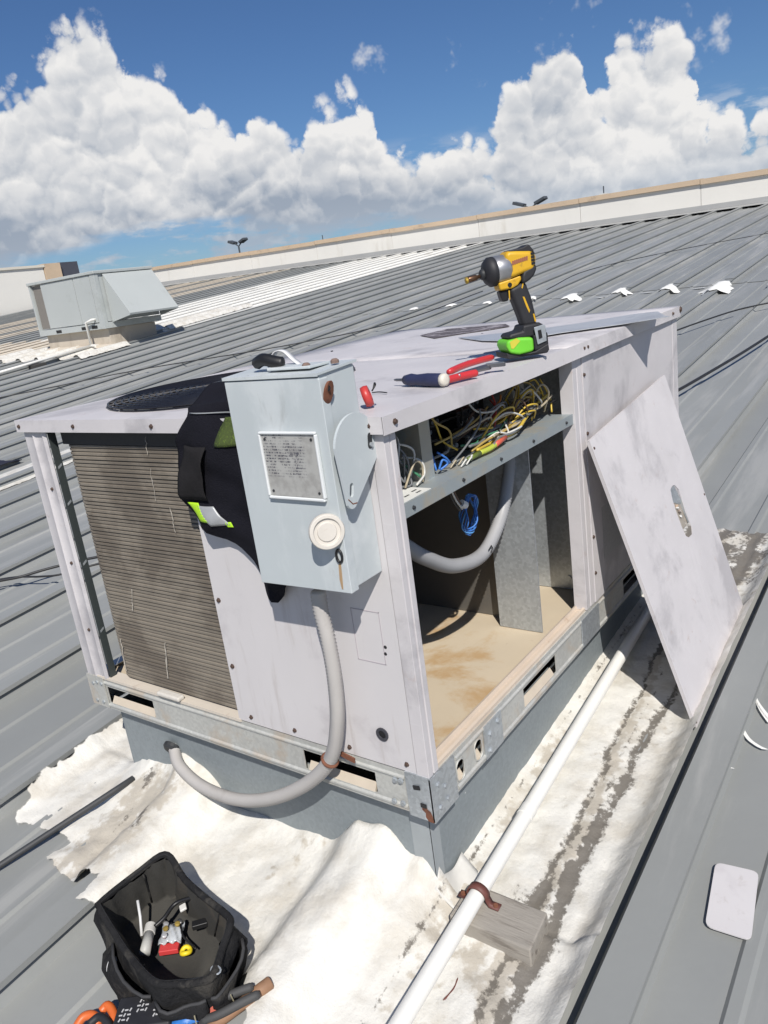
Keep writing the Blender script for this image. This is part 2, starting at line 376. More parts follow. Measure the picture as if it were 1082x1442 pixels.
CX0, CX1, CY0, CY1 = .04, 1.745, .045, 1.125             # curb footprint
def coat_material():
    m = bpy.data.materials.new('white_roof_coating'); m.use_nodes = True; nt = m.node_tree; nt.nodes.clear(); b = NB(nt)
    def at(n): a = b.n('ShaderNodeAttribute', attribute_name=n); return a.outputs['Fac']
    pos = b.n('ShaderNodeNewGeometry').outputs['Position']
    n1 = b.noise(pos, 9, 6, .6); n2 = b.noise(pos, 60, 6, .7); n3 = b.noise(pos, 28, 5, .6)
    c = b.mix(b.step(n1, .40, .68), (.66, .645, .60), (.54, .51, .45))
    c = b.mix(b.m('MULTIPLY', b.step(b.m('ADD', at('old'), b.m('MULTIPLY', b.m('SUBTRACT', n3, .5), 1.6)), .45, .75), .9), c, (.44, .40, .335))
    c = b.mix(b.m('MULTIPLY', b.step(b.m('ADD', at('dirt_shade'), b.m('MULTIPLY', b.m('SUBTRACT', n2, .5), 1.5)), .42, .68), .92), c, (.135, .12, .10))
    c = b.mix(b.m('MULTIPLY', b.step(n2, .66, .74), .35), c, (.35, .31, .26))
    p = b.n('ShaderNodeBsdfPrincipled'); b.L(c, p.inputs['Base Color']); p.inputs['Roughness'].default_value = .62
    bn = b.n('ShaderNodeBump'); bn.inputs['Strength'].default_value = .5; bn.inputs['Distance'].default_value = .010
    b.L(b.m('ADD', b.m('MULTIPLY', b.noise(pos, 22, 6, .6), 1.0), b.m('MULTIPLY', n2, .35)), bn.inputs['Height']); b.L(bn.outputs[0], p.inputs['Normal'])
    cov = b.step(b.m('ADD', at('cover'), b.m('MULTIPLY', b.m('SUBTRACT', b.noise(pos, 12, 4, .5), .5), .075)), -.002, .002)
    tr = b.n('ShaderNodeBsdfTransparent'); mx = b.n('ShaderNodeMixShader'); b.L(cov, mx.inputs[0]); b.L(tr.outputs[0], mx.inputs[1]); b.L(p.outputs[0], mx.inputs[2])
    o = b.n('ShaderNodeOutputMaterial'); b.L(mx.outputs[0], o.inputs[0]); return m
COATM = coat_material()
def coat_sheet(name, label, x0, x1, y0, y1, step, poly, zfun, old, dirt_shade, hole=None, noise_edge=True):
    xs = np.arange(x0, x1+step/2, step); ys = np.arange(y0, y1+step/2, step); X, Y = np.meshgrid(xs, ys, indexing='ij')
    S = sdf_poly(X, Y, poly); Z = zfun(X, Y)-.0105*(1-np.clip((S+.01)/.07, 0, 1))**1.5; keep = S > -.07
    if hole is not None: keep &= ~hole(X, Y)
    idx = -np.ones(X.shape, int); idx[keep] = np.arange(keep.sum())
    q = keep[:-1, :-1] & keep[1:, :-1] & keep[1:, 1:] & keep[:-1, 1:]
    F = np.stack([idx[:-1, :-1][q], idx[1:, :-1][q], idx[1:, 1:][q], idx[:-1, 1:][q]], 1)
    vs = np.stack([X[keep], Y[keep], Z[keep]], 1); me = bpy.data.meshes.new(name); me.from_pydata(vs.tolist(), [], F.tolist()); me.update()
    for nm, arr in (('cover', S), ('old', old(X, Y)), ('dirt_shade', dirt_shade(X, Y))):
        a = me.attributes.new(nm, 'FLOAT', 'POINT'); a.data.foreach_set('value', np.ascontiguousarray(arr[keep], dtype=np.float32))
    me.materials.append(COATM); me.shade_smooth(); o = bpy.data.objects.new(name, me); COL.objects.link(o); o['kind'] = 'structure'; o['label'] = label; return o
FIL_Y = [-.4, .0, .04, .07, .15, .28, .466, .70, .80, .888, 1.0, 1.07, 1.16, 1.5]; FIL_H = [.01, .02, .05, .085, .085, .050, .030, .015, .05, .085, .06, .05, .01, 0]
def main_z(X, Y):
    z = rz(X, Y)+.0135
    rib = ribh(Y); near = np.exp(-((X-.04)/.9)**2)
    flatten = np.clip((X-.04)/.02, 0, 1)*((Y < .3) & (Y > -.1))     # the strip beside the curb has no seam
    z = z+rib*np.where((Y > -.28), 1.02, 1.0)*(1-flatten)
    dx = np.maximum(CX0-X, 0); f = np.interp(Y, FIL_Y, FIL_H)
    z = z+np.where(X < CX0+.02, f*np.exp(-dx/.075)*(1+.5*(fbm(X, Y, 14, 3)-.5)), 0)
    dy = np.maximum(CY0-Y, 0); z = z+np.where((X >= CX0) & (Y < CY0+.02), .022*np.exp(-dy/.03), 0)
    z = z+.030*np.exp(-(((X+.07)/.12)**2+((Y-.12)/.10)**2))
    z = z+(fbm(X, Y, 7, 11)-.5)*.026*np.exp(-((X+.1)/.35)**2)+(fbm(X, Y, 26, 21)-.5)*.010
    s1, s2 = streaks(X); z = z-.005*np.exp(-((Y-s1)/.010)**2)-.005*np.exp(-((Y-s2)/.010)**2)+(fbm(X, Y, 55, 81)-.5)*.006
    return z
def streaks(X):
    s1 = np.interp(X, [-.3, -.1, .08, .15, .33, .54, .785, .96, 1.25, 2.2], [-.18, -.165, -.153, -.143, -.136, -.128, -.119, -.112, -.10, -.09])
    s2 = np.interp(X, [-.3, -.07, .05, .2, .33, .51, .68, .85, 1.03, 1.6, 2.2], [-.225, -.214, -.207, -.191, -.189, -.194, -.191, -.198, -.205, -.211, -.215])
    w = (fbm(X, X*0+.3, 9, 31)-.5)*.05
    return s1+w, s2+w*.7
def main_old(X, Y):
    s1, s2 = streaks(X); side = (X > -.25) & (Y < .05)
    o = np.where(side, .55*np.exp(-((Y-s1+.012)/.022)**2)+.30*np.exp(-((Y-.0)/.03)**2)+.25*np.clip((X-1.2)/.5, 0, 1), 0)
    o += .85*np.exp(-(((X+.16)/.22)**4+((Y-.93)/.13)**4))+.45*np.exp(-(((X+.02)/.12)**2+((Y-.42)/.10)**2))
    o += .35*np.exp(-(((X+.05)/.16)**2+((Y+.12)/.09)**2))
    o += np.where(side, .22+.35*(fbm(X, Y, 5, 45)-.4), .05)
    return o+(fbm(X, Y, 9, 41)-.5)*.35
def main_dirt_shade(X, Y):
    s1, s2 = streaks(X); n = fbm(X, Y, 20, 51); act = np.clip((X+.25)/.1, 0, 1)
    w1 = .005+.014*fbm(X, X*0, 6, 61); w2 = .006+.018*fbm(X, X*0+2, 5, 71)
    d = act*(.72*np.exp(-((Y-s1)/w1)**2)+.75*np.exp(-((Y-s2)/w2)**2)+.5*np.exp(-((Y-s1+.034)/(w1*.6))**2)*(n > .45))  # last term: thin broken line painting the shade of peeled edges
    d += .55*np.exp(-(((X-.02)/.07)**2+((Y+.205)/.05)**2))+.5*np.exp(-(((X-.12)/.05)**2+((Y+.12)/.06)**2))
    d += np.clip((X-1.45)/.3, 0, 1)*(Y > -.30)*(.20+.65*n)
    d += np.where((Y < .05) & (X > -.3), .22*np.clip((fbm(X, Y, 11, 91)-.55)*5, 0, 1)+.45*np.exp(-((Y-.030)/.010)**2), 0)
    d += .45*np.clip((fbm(X, Y, 13, 95)-.55)*6, 0, 1)*np.exp(-(((X+.16)/.18)**2+((Y-.97)/.16)**2))
    d += .5*np.exp(-(((Y-.90-.35*X)/.012)**2))*np.exp(-((X+.13)/.15)**2)+.55*np.exp(-((Y-1.005-.30*X)/.010)**2)*np.exp(-((X+.14)/.13)**2)
    d += .5*np.exp(-(((X-.01)/.035)**2+((Y-1.0)/.035)**2))
    return d
poly = [(-1.1, -.6), (2.13, -.6), (2.13, .2), (.30, .2), (.30, 1.30), (.15, 1.33), (-.05, 1.345), (-.264, 1.31), (-.231, 1.04), (-.319, 1.074), (-.321, .884),
        (-.30, .80), (-.40, .79), (-.30, .72), (-.24, .62), (-.30, .40), (-.32, .30), (-.40, .22), (-.55, .15), (-1.1, .1)]
coat_sheet('roof_coating', 'thick lumpy white roof coating smeared round the unit curb, cracked and dirty', -1.1, 2.22, -.3165, 1.45, .0115, poly, main_z, main_old, main_dirt_shade,
           hole=lambda X, Y: (X > CX0+.015) & (Y > CY0+.015) & (Y < CY1-.015) & (X < CX1-.02))
# second coated strip farther left, seen past the condenser end
pp = [(-1.5, 4.80), (2.3, 4.84), (3.0, 5.0), (2.6, 5.30), (-1.5, 5.32)]
coat_sheet('roof_coating', 'bright white coated strip between two seams left of the condenser end', -1.6, 3.1, 4.7, 5.4, .03, pp, lambda X, Y: rz(X, Y)+.012+.004*fbm(X, Y, 5, 5), lambda X, Y: X*0, lambda X, Y: X*0)
# coated edges round the second unit and small smears on the far panels
for (x0, x1, y0, y1) in ((8.9, 11.2, 11.3, 12.3), (6.5, 7.5, 10.7, 13.9)):
    coat_sheet('roof_coating', 'white coating smear at the foot of the second rooftop unit', x0-.2, x1+.2, y0-.2, y1+.2, .05, [(x0, y0), (x1, y0), (x1, y1), (x0, y1)], lambda X, Y: rz(X, Y)+.03+ribh(Y), lambda X, Y: X*0+.4, lambda X, Y: X*0)

# dark sealant line, scraps of sealant at the end lap
p0, p1 = at_roof(-60, 1257, .012), at_roof(192, 1109, .012)
ze = float(main_z(np.array([p1[0]]), np.array([p1[1]]))[0])+.005; p0 = V3(p0[0], p0[1], rz(p0[0], p0[1])+.010)
LN = [p0*(1-t)+V3(p1[0], p1[1], ze)*t for t in np.linspace(0, 1, 9)]
tag(MB().tube(LN, .0085, 6).build('sealant_bead', mat('dark_sealant', (.045, .047, .05), .6, 0, .2, 40), smooth=True), 'straight dark sealant line crossing the white coating left of the curb', 'sealant')
SEALW = mat('white_sealant', (.80, .79, .75), .55, 0, .06, 12, bump=(60, .3, .003))
def sealant(u, v, sx, sy, lab, hh=.02, seedk=0):
    p = at_roof(u, v, .05); r = random.Random(seedk); m = MB(); n = 22; ring = []
    k0 = min(range(-3, 45), key=lambda k: abs(SEAM0+PITCH*k-p[1])); ys = SEAM0+PITCH*k0
    for i in range(n):
        t = 2*math.pi*i/n; rr_ = 1+.75*(r.random()-.5); ring.append((p[0]+sx*rr_*math.cos(t), ys+sy*rr_*math.sin(t)))
    hz = lambda x, y: rz(x, y)+.009+float(ribh(np.array(y)))
    hh = hh*.45; vs = [(x, y, hz(x, y)-.003) for x, y in ring]+[(p[0]+(x-p[0])*.62, ys+(y-ys)*.62, hz(p[0]+(x-p[0])*.62, ys+(y-ys)*.62)+hh) for x, y in ring]+[(p[0], ys, hz(p[0], ys)+hh*1.4)]
    m.add(vs, [(i, (i+1) % n, n+(i+1) % n, n+i) for i in range(n)]+[(n+i, n+(i+1) % n, 2*n) for i in range(n)])
    tag(m.build('sealant_patch', SEALW, smooth=True), lab, 'sealant patch', 'white sealant dabs along the panel end lap')
dab = 'white sealant dab on a roof seam at the panel end lap'
for i, (u, v, s1, s2) in enumerate(((820, 418, .16, .11), (887, 410, .16, .11), (958, 405, .16, .11), (756, 421, .09, .06), (702, 427, .08, .05), (647, 431, .09, .06), (594, 436, .08, .05), (1115, 396, .2, .12))):
    sealant(u, v, s1, s2, dab, .02, i)
p = at_roof(1037, 400, .05)
sealant(1037, 402, .26, .16, dab, .02, 33)
def smear(u, v, dx, w):                                   # short brushed smears between the dabs
    p = at_roof(u, v, .008); m = MB(); n = 8
    vs = []
    for i in range(n+1):
        t = i/n; ww = w*math.sin(math.pi*min(max(t, .06), .94)); x = p[0]-ww*.5; y = p[1]-dx*t
        for sgn in (-1, 1): vs.append((p[0]+sgn*ww+random.uniform(-.01, .01), y, rz(p[0], y)+.012+float(ribh(np.array(y)))*.2))
    m.add(vs, [(2*i, 2*i+1, 2*i+3, 2*i+2) for i in range(n)])
    tag(m.build('sealant_smear', SEALW), 'thin brushed white smear on the pan beside a sealant dab', 'sealant smear', 'thin smears beside the sealant dabs')
for (u, v, dx, w) in ((838, 420, .16, .03), (855, 418, .14, .04), (903, 413, .15, .035), (926, 411, .2, .045), (975, 407, .16, .04), (1000, 405, .15, .04)):
    smear(u, v, dx, w)
# white paint runs on the pan right of the leaning panel
for (pts, w) in (((( 1032, 985), (1040, 1015), (1052, 1040), (1066, 1052), (1078, 1058)), .006), (((1060, 970), (1066, 990), (1082, 1012), (1095, 1022)), .007), (((1013, 1068), (1022, 1080), (1032, 1085)), .004), (((1062, 985), (1072, 1004), (1084, 1020)), .004)):
    P = spline([at_roof(u, v, .004) for u, v in pts], 5); m = MB(); vs = []
    for i, q in enumerate(P):
        t = i/(len(P)-1); ww = w*(.35+.9*t)*(0.6 if i in (0,) else 1)
        vs += [q+V3(-ww*.3, ww, 0), q+V3(ww*.3, -ww, 0)]
    vs = [(a[0], a[1], rz(a[0], a[1])+.010) for a in vs]
    m.add(vs, [(2*i, 2*i+1, 2*i+3, 2*i+2) for i in range(len(P)-1)])
    tag(m.build('paint_run', SEALW), 'thin white paint run on the grey pan beyond the leaning panel', 'paint run', 'white paint runs beyond the leaning panel')

# cables lying on the roof
CABM = mat('black_cable', (.02, .02, .022), .5, 0, .2, 30)
def cable(pts, r, lab):
    P = spline([V3(*at_roof(u, v, .058+r)) if len(q) == 2 else V3(*q) for q in pts for u, v in [q[:2]]], 6)
    tag(MB().tube(P, r, 6).build('roof_cable', CABM, smooth=True), lab, 'cable')
cable(((940, 470), (990, 452), (1040, 436), (1090, 425)), .007, 'thin black cable crossing the seams just past the far corner of the unit')
cable(((940, 556), (958, 548), (1010, 518), (1050, 494), (1100, 462)), .010, 'thicker black cable running over the seams beside the leaning panel')
cable(((-30, 825), (0, 818), (30, 812), (60, 803), (110, 790), (150, 782)), .007, 'black cable sagging over the pans left of the condenser post')
cable(((-30, 821), (20, 813), (55, 812), (85, 809), (130, 796), (160, 790)), .005, 'thin dark wire crossing the sagging cable left of the condenser post')
cable(((-30, 566), (60, 548), (200, 520), (400, 487), (560, 453), (680, 410)), .007, 'long thin cable running across the far seams behind the unit')
cable(((770, 408), (830, 380), (960, 351), (1100, 325)), .006, 'long cable strung over the upper panels behind the impact driver')

# loose lilac cover plate lying on the pan
cp = []
A, B_, C_, D_ = [at_roof(u, v, .005) for u, v in ((1008, 1218), (1069, 1232), (1058, 1329), (993, 1308))]
Q = [A, B_, C_, D_]
for i in range(4):
    p, a, c = Q[i], Q[i-1], Q[(i+1) % 4]; d1 = (a-p)/np.linalg.norm(a-p); d2 = (c-p)/np.linalg.norm(c-p); r = .016
    for k in range(5):
        t = k/4; cp.append(p+d1*r*(1-t)**2+d2*r*t**2)
tag(MB().prism([(q[0], q[1], rz(q[0], q[1])+.010) for q in cp], (0, 0, .003)).build('cover_plate', PAINT_CLEAN), 'small lilac grey plate with rounded corners lying loose on the grey pan', 'cover plate')
# short scrap of brown wire on the white coating
P = spline([at_roof(u, v, .014) for u, v in ((624, 1409), (633, 1400), (641, 1389), (645, 1377))], 4)
tag(MB().tube(P, [.0012]+[.0022]*(len(P)-2)+[.001], 6).build('wire_scrap', RUSTBROWN, smooth=True), 'short curved scrap of brown wire on the white coating', 'wire scrap')
# dark raised sheet far left, standing in for a cast shadow
q = at_roof(20, 668, .05); m = MB()
def shade(u, v):
    x = 1.0+1.25*u; y = 5.42+.55*v; return (x, y, rz(x, y)+.02+.12*math.sin(math.pi*v)*math.sin(math.pi*min(1, u*1.0+.02))**.5+.03*math.sin(9*u+5*v))
m.grid(shade, 20, 12); tag(m.build('shadow_sheet', mat('navy_shade', (.02, .022, .04), .7, 0, .3, 6), smooth=True, solid=.006), 'dark navy sheet standing in for a cast shadow beyond the white coated strip', 'shade')

# ================================================================== THE CURB AND THE ROOFTOP UNIT
L_, W_, H_, HB, LIP = 1.784, 1.17, .846, .099, .030
cb = thing('roof_curb', 'low galvanised sheet steel curb under the opened rooftop unit', 'curb', (.9, .58, rz(.9, .58)))
def wallz(m, a, b, t):            # curb wall from a to b (plan), inward thickness t, foot following the roof
    (x0, y0), (x1, y1) = a, b; nx, ny = (y0-y1), (x1-x0); l = math.hypot(nx, ny); nx, ny = nx/l*t, ny/l*t
    P = [(x0, y0), (x1, y1), (x1+nx, y1+ny), (x0+nx, y0+ny)]
    m.add([(x, y, rz(x, y)-.03) for x, y in P]+[(x, y, -.002) for x, y in P], [(3, 2, 1, 0), (4, 5, 6, 7)]+[(i, (i+1) % 4, (i+1) % 4+4, i+4) for i in range(4)])
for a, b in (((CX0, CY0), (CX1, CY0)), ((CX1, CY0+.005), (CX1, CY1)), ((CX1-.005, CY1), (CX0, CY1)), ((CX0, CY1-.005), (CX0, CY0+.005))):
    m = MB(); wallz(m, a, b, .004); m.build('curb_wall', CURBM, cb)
m = MB(); m.box(CX0-.002, CX0+.001, CY0-.002, CY0+.05, rz(0, 0)-.02, -.012).box(CX0-.002, CX0+.03, CY0-.003, CY0, rz(0, 0)-.02, -.012)
m.build('corner_seal', mat('grey_seal_tape', (.30, .325, .335), .6, 0, .1, 20), cb)

ac = thing('rooftop_air_conditioner', 'lilac grey rooftop air conditioner with its side compartment opened and wiring exposed', 'air conditioner', (.9, .58, 0))
def part(m, name, mt, parent=None, **k): return m.build(name, mt, parent or ac, **k)
SCREWM = mat('rusty_screw', (.10, .065, .05), .6, .3, .4, 80)
def screw(p, n, par=None, r=.0045, mt=None, name='screw'):
    p = np.array(p, float); n = np.array(n, float)
    m = MB(); m.lathe([(r*1.35, 0), (r*1.35, .0012), (r, .0014), (r*.95, .0048)], p-n*.001, n, 6); return part(m, name, mt or SCREWM, par)

# ---- base rails (folded steel, with lifting slots)
def rail(axis, L0, L1, slots, depth, plane, mt, name='base_rail'):
    """a folded rail whose outer face lies in `plane`; slots = (a, b, z0, z1) openings"""
    m = MB(); t = .003; zs = (0.0, .022, .070, HB)
    def bx(a, b, z0, z1, o0, o1):
        if axis == 'y': m.box(plane+o0, plane+o1, a, b, z0, z1)
        else: m.box(a, b, plane+o0, plane+o1, z0, z1)
    sgn = depth
    def sx(v): return (min(0, v*sgn), max(0, v*sgn))
    o = sx(t)
    cur = L0
    bx(L0, L1, .072, HB, *o); bx(L0, L1, 0, .020, *o)
    for a, b in sorted(slots): bx(cur, a, .020, .072, *o); cur = b
    bx(cur, L1, .020, .072, *o)
    oi = sorted((t*sgn, .035*sgn)); bx(L0, L1, 0, .0025, *oi); bx(L0, L1, HB-.0025, HB, *oi)
    p = part(m, name, mt)
    # rolled bead along the rail
    m = MB(); pl = plane-sgn*.0012
    for zc, w in ((.0115, .006), (.083, .005)):
        if axis == 'y': m.prism([(plane, L0+.06, zc-w), (plane-sgn*.004, L0+.06, zc-w*.4), (plane-sgn*.004, L0+.06, zc+w*.4), (plane, L0+.06, zc+w)], (0, L1-L0-.07, 0))
        else: m.prism([(L0+.1, plane, zc-w), (L0+.1, plane-sgn*.004, zc-w*.4), (L0+.1, plane-sgn*.004, zc+w*.4), (L0+.1, plane, zc+w)], (L1-L0-.11, 0, 0))
    part(m, 'rolled_bead', mt, p)
    return p
rl = rail('y', 0.002, W_, ((.141, .348), (.890, 1.096)), 1, 0.0, GALV_DUST)
rr_ = rail('x', 0.0, L_, ((.098, .133), (.178, .213), (.431, .626), (1.15, 1.35)), 1, 0.0, GALV_DUST)
rail('y', 0.002, W_, (), -1, L_, GALV); rail('x', 0.0, L_, (), -1, W_, GALV)
TONGUE = mat('dusty_tongue', (.52, .45, .36), .7, 0, .12, 25)
def tongue(par, axis, a, b):
    m = MB()
    if axis == 'y': m.prism([(.006, a, .016), (.001, a, .020), (.012, a, .038), (.016, a, .034)], (0, b-a, 0))
    else: m.prism([(a, .006, .016), (a, .001, .020), (a, .012, .038), (a, .016, .034)], (b-a, 0, 0))
    part(m, 'slot_tongue', TONGUE, par)
for a, b in ((.150, .34), (.897, 1.088)): tongue(rl, 'y', a, b)
for a, b in ((.100, .131), (.180, .211), (.436, .61)): tongue(rr_, 'x', a, b)
# rounded collars of the two lifting holes
for xc in (.1155, .1955):
    m = MB(); pts = [(xc+.0165*math.cos(t), -.0015, .0465+.010*(1 if math.sin(t) > 0 else -1)+.0155*math.sin(t)) for t in np.linspace(0, 2*math.pi, 25)[:-1]]
    m.tube(pts, .0018, 5, closed=True); part(m, 'hole_collar', GALV_DUST, rr_, smooth=True)
    for s in (-1, 1):
        for zc, zz in ((.020, 1), (.0725, -1)):
            m = MB(); m.prism([(xc+s*.018, -.0005, zc), (xc+s*.006, -.0005, zc), (xc+s*.018, -.0005, zc+zz*.014)], (0, .003, 0)); part(m, 'hole_corner', GALV_DUST, rr_)
# corner brackets and doubler plates
m = MB(); m.box(-.005, -.0015, -.005, .057, -.003, HB+.004).box(-.005, .090, -.006, -.0015, -.004, HB+.001)
part(m, 'corner_bracket', GALV)
m = MB(); m.box(-.0052, -.0015, 1.100, 1.176, .004, HB+.002); part(m, 'corner_bracket', GALV_DUST)
m = MB(); m.box(.222, .305, -.005, -.0015, .004, HB-.012); part(m, 'doubler_plate', GALV)
m = MB(); m.box(.80, .93, -.0045, -.0015, .006, HB-.01); part(m, 'doubler_plate', GALV)
m = MB(); m.prism([(-.0054, y, z) for y, z in ((.022, .034), (.013, .036), (.010, .026), (.003, .022), (-.001, .012), (-.003, -.003), (.010, -.003), (.016, .006), (.015, .016), (.023, .022))], (-.0008, 0, 0)); part(m, 'rust_patch', RUST)
m = MB(); m.obox((-.0065, .018, .033), ((0, 1, 0), (0, 0, 1), (1, 0, 0)), (.007, .0045, .001)); part(m, 'bracket_hole', BLACK)
m = MB(); m.obox((-.0065, .030, .073), ((0, 1, -.2), (0, .2, 1), (1, 0, 0)), (.008, .0045, .001)); part(m, 'bracket_hole', BLACK)
for yy, zz in ((.07, .076), (.085, .074), (.072, .02), (.095, .018), (1.11, .08), (1.13, .082), (1.15, .075), (1.12, .02), (1.15, .02)): screw((-.0045, yy, zz), (-1, 0, 0), rl, .0055, GALV)
for xx, zz in ((.02, .075), (.045, .055), (.02, .02), (.05, .022), (.245, .06), (.285, .07), (.24, .02)): screw((xx, -.006, zz), (0, -1, 0), rr_, .0055, GALV)

# ---- floor pan
PANM = mat('dusty_beige_pan', (.53, .445, .325), .8, 0, .10, 4, stain=((.42, .26, .11), 4, .50, .8), stain2=((.24, .15, .09), 11, .62, .7), bump=(40, .2, .002))
m = MB(); m.box(.004, L_-.004, .034, W_-.004, HB-.014, HB-.010); part(m, 'floor_pan', PANM)
m = MB(); m.prism([(.03, .0035, HB-.004), (.03, .0035, HB+.008), (.03, .010, HB+.010), (.03, .012, HB+.002), (.03, .026, HB+.002), (.03, .030, HB+.012), (.03, .036, HB+.010), (.03, .036, HB-.01)], (.82, 0, 0))
part(m, 'pan_flange', mat('worn_pan_flange', (.56, .47, .38), .75, 0, .12, 12, stain=((.26, .14, .08), 16, .60, .8)))
m = MB(); m.box(-.004, .034, .54, 1.13, HB-.002, HB+.006); part(m, 'drip_tray', mat('dusty_tray', (.58, .52, .44), .8, 0, .1, 12, stain=((.35, .25, .18), 14, .58, .7)))
m = MB(); m.obox((-.002, .80, HB+.012), ((0, 1, 0), (1, 0, 0), (0, 0, 1)), (.045, .012, .007)); part(m, 'putty_lump', mat('dusty_putty', (.55, .52, .47), .9, 0, .15, 60), bevel=.006)

# ---- posts
def post(poly, name='corner_post', z0=HB+.002, z1=H_-LIP+.006, mt=PAINT): 
    m = MB(); m.prism([(x, y, z0) for x, y in poly], (0, 0, z1-z0)); return part(m, name, mt, bevel=.0012)
post([(-.003, -.003), (.014, -.003), (.0155, .002), (.018, -.003), (.034, -.003), (.034, .002), (.004, .004), (.004, .027), (-.003, .027)])
pl = post([(-.002, 1.069), (-.006, 1.082), (-.002, 1.090), (-.002, 1.120), (-.007, 1.126), (-.002, 1.133), (-.003, 1.170), (.03, 1.170), (.03, 1.166), (.002, 1.166), (.002, 1.072)])
m = MB(); m.box(.002, .022, 1.065, 1.069, HB+.002, H_-LIP); part(m, 'post_flange', mat('dark_green_flange', (.045, .055, .055), .55, .2, .15, 10), pl)
for z in (.25, .45, .62, .72): m = MB(); m.obox((.012, 1.0645, z), ((1, 0, .6), (0, 0, 1), (0, 1, 0)), (.006, .003, .0006)); part(m, 'flange_slot', GALV, pl)
post([(.846, -.003), (.872, -.003), (.874, .001), (.8775, -.003), (.905, -.004), (.905, .03), (.902, .03), (.902, .002), (.850, .002), (.850, .035), (.846, .035)], 'centre_post')
post([(.9065, -.006), (.988, -.006), (.988, .003), (.9065, .003)], 'centre_post')
post([(L_-.05, -.003), (L_+.003, -.003), (L_+.003, .05), (L_-.001, .05), (L_-.001, .001), (L_-.05, .001)])
post([(L_-.05, W_+.003), (L_+.003, W_+.003), (L_+.003, W_-.05), (L_-.001, W_-.05), (L_-.001, W_-.001), (L_-.05, W_-.001)])
post([(.78, W_+.003), (.86, W_+.003), (.86, W_-.002), (.78, W_-.002)], 'centre_post')
for z in (.19, .30, .60, .76): screw((.915, -.006, z), (0, -1, 0))
for z in (.25, .45, .66): screw((-.002, 1.105, z), (-1, 0, 0), pl, .004)

# ---- side panels
ZT = H_-LIP+.004
m = MB(); m.box(-.0015, .001, .0285, .545, HB+.004, ZT); panL = part(m, 'side_panel', PAINT_CLEAN)
m = MB()
for a, b, c, d in ((.066, .136, .345, .3465), (.066, .136, .458, .4595), (.066, .0672, .345, .4595), (.1348, .136, .345, .4595)): m.box(-.0024, -.0015, a, b, c, d)
part(m, 'embossed_outline', mat('panel_line', (.42, .38, .40), .6), panL)
m = MB(); m.lathe([(.0150, 0), (.0155, .003), (.0095, .0032), (.009, .0005)], (-.0015, .102, .178), (-1, 0, 0), 18); part(m, 'grommet', mat('dark_grommet', (.05, .05, .06), .5), panL)
m = MB(); m.lathe([(.0088, 0), (.0088, .001)], (-.0018, .102, .178), (-1, 0, 0), 14); part(m, 'grommet_hole', BLACK, panL)
for y in (.05, .20, .36, .50): screw((-.0015, y, .118+.002), (-1, 0, 0), panL)
for z in (.25, .42, .6): screw((-.0015, .530, z), (-1, 0, 0), panL, .005)
for z in (.33, .345): m = MB(); m.lathe([(.004, 0), (.003, .001)], (-.0016, .064 if z < .34 else .062, z+.04), (-1, 0, 0), 8); part(m, 'pit', BLACK, panL)
m = MB(); m.box(.990, L_-.012, -.0015, .0015, HB+.004, ZT); panR = part(m, 'side_panel', PAINT)
m = MB(); m.box(1.00, 1.14, -.0024, -.0015, .20, .36); part(m, 'rating_label', mat('worn_label', (.42, .42, .42), .6, 0, .3, 160), panR)
m = MB(); m.box(L_+.0005, L_+.003, .05, W_-.05, HB+.004, ZT); part(m, 'end_panel', PAINT)
m = MB(); m.box(.862, L_-.05, W_-.001, W_+.002, HB+.004, ZT); part(m, 'back_panel', PAINT)
# bulkheads and inner sheets
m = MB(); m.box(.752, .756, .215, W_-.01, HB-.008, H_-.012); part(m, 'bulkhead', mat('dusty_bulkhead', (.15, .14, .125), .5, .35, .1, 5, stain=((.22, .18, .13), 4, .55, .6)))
m = MB(); m.box(.994, .998, .040, W_-.01, HB-.008, ZT); bw = part(m, 'inner_wall', GALV)
for z in (.47, .13): screw((.994, .11, z), (-1, 0, 0), bw, .008, GALV)
m = MB(); m.box(.694, .698, .066, .196, HB-.008, .66).box(.698, .745, .192, .196, HB-.008, .66); part(m, 'divider_plate', GALV)
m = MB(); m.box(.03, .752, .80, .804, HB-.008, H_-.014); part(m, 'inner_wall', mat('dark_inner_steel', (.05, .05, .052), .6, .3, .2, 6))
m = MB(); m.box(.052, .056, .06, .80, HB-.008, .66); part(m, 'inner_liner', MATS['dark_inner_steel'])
m = MB(); m.lathe([(.115, 0), (.12, .02), (.12, .30), (.10, .36), (.03, .38)], (.36, .56, HB-.009), (0, 0, 1), 24); comp = part(m, 'compressor', DARK, smooth=True)
m = MB(); m.tube(spline([(.36, .45, HB+.30), (.36, .38, HB+.36), (.42, .35, HB+.44), (.6, .36, HB+.46), (.75, .4, HB+.46)], 6), .011, 8); part(m, 'copper_line', mat('dull_copper', (.18, .08, .045), .5, .6), comp, smooth=True)
m = MB(); m.lathe([(.018, 0), (.018, .012), (.012, .016)], (.994, .075, .29), (-1, 0, 0), 12); part(m, 'round_knob', GALV_DUST, bw)

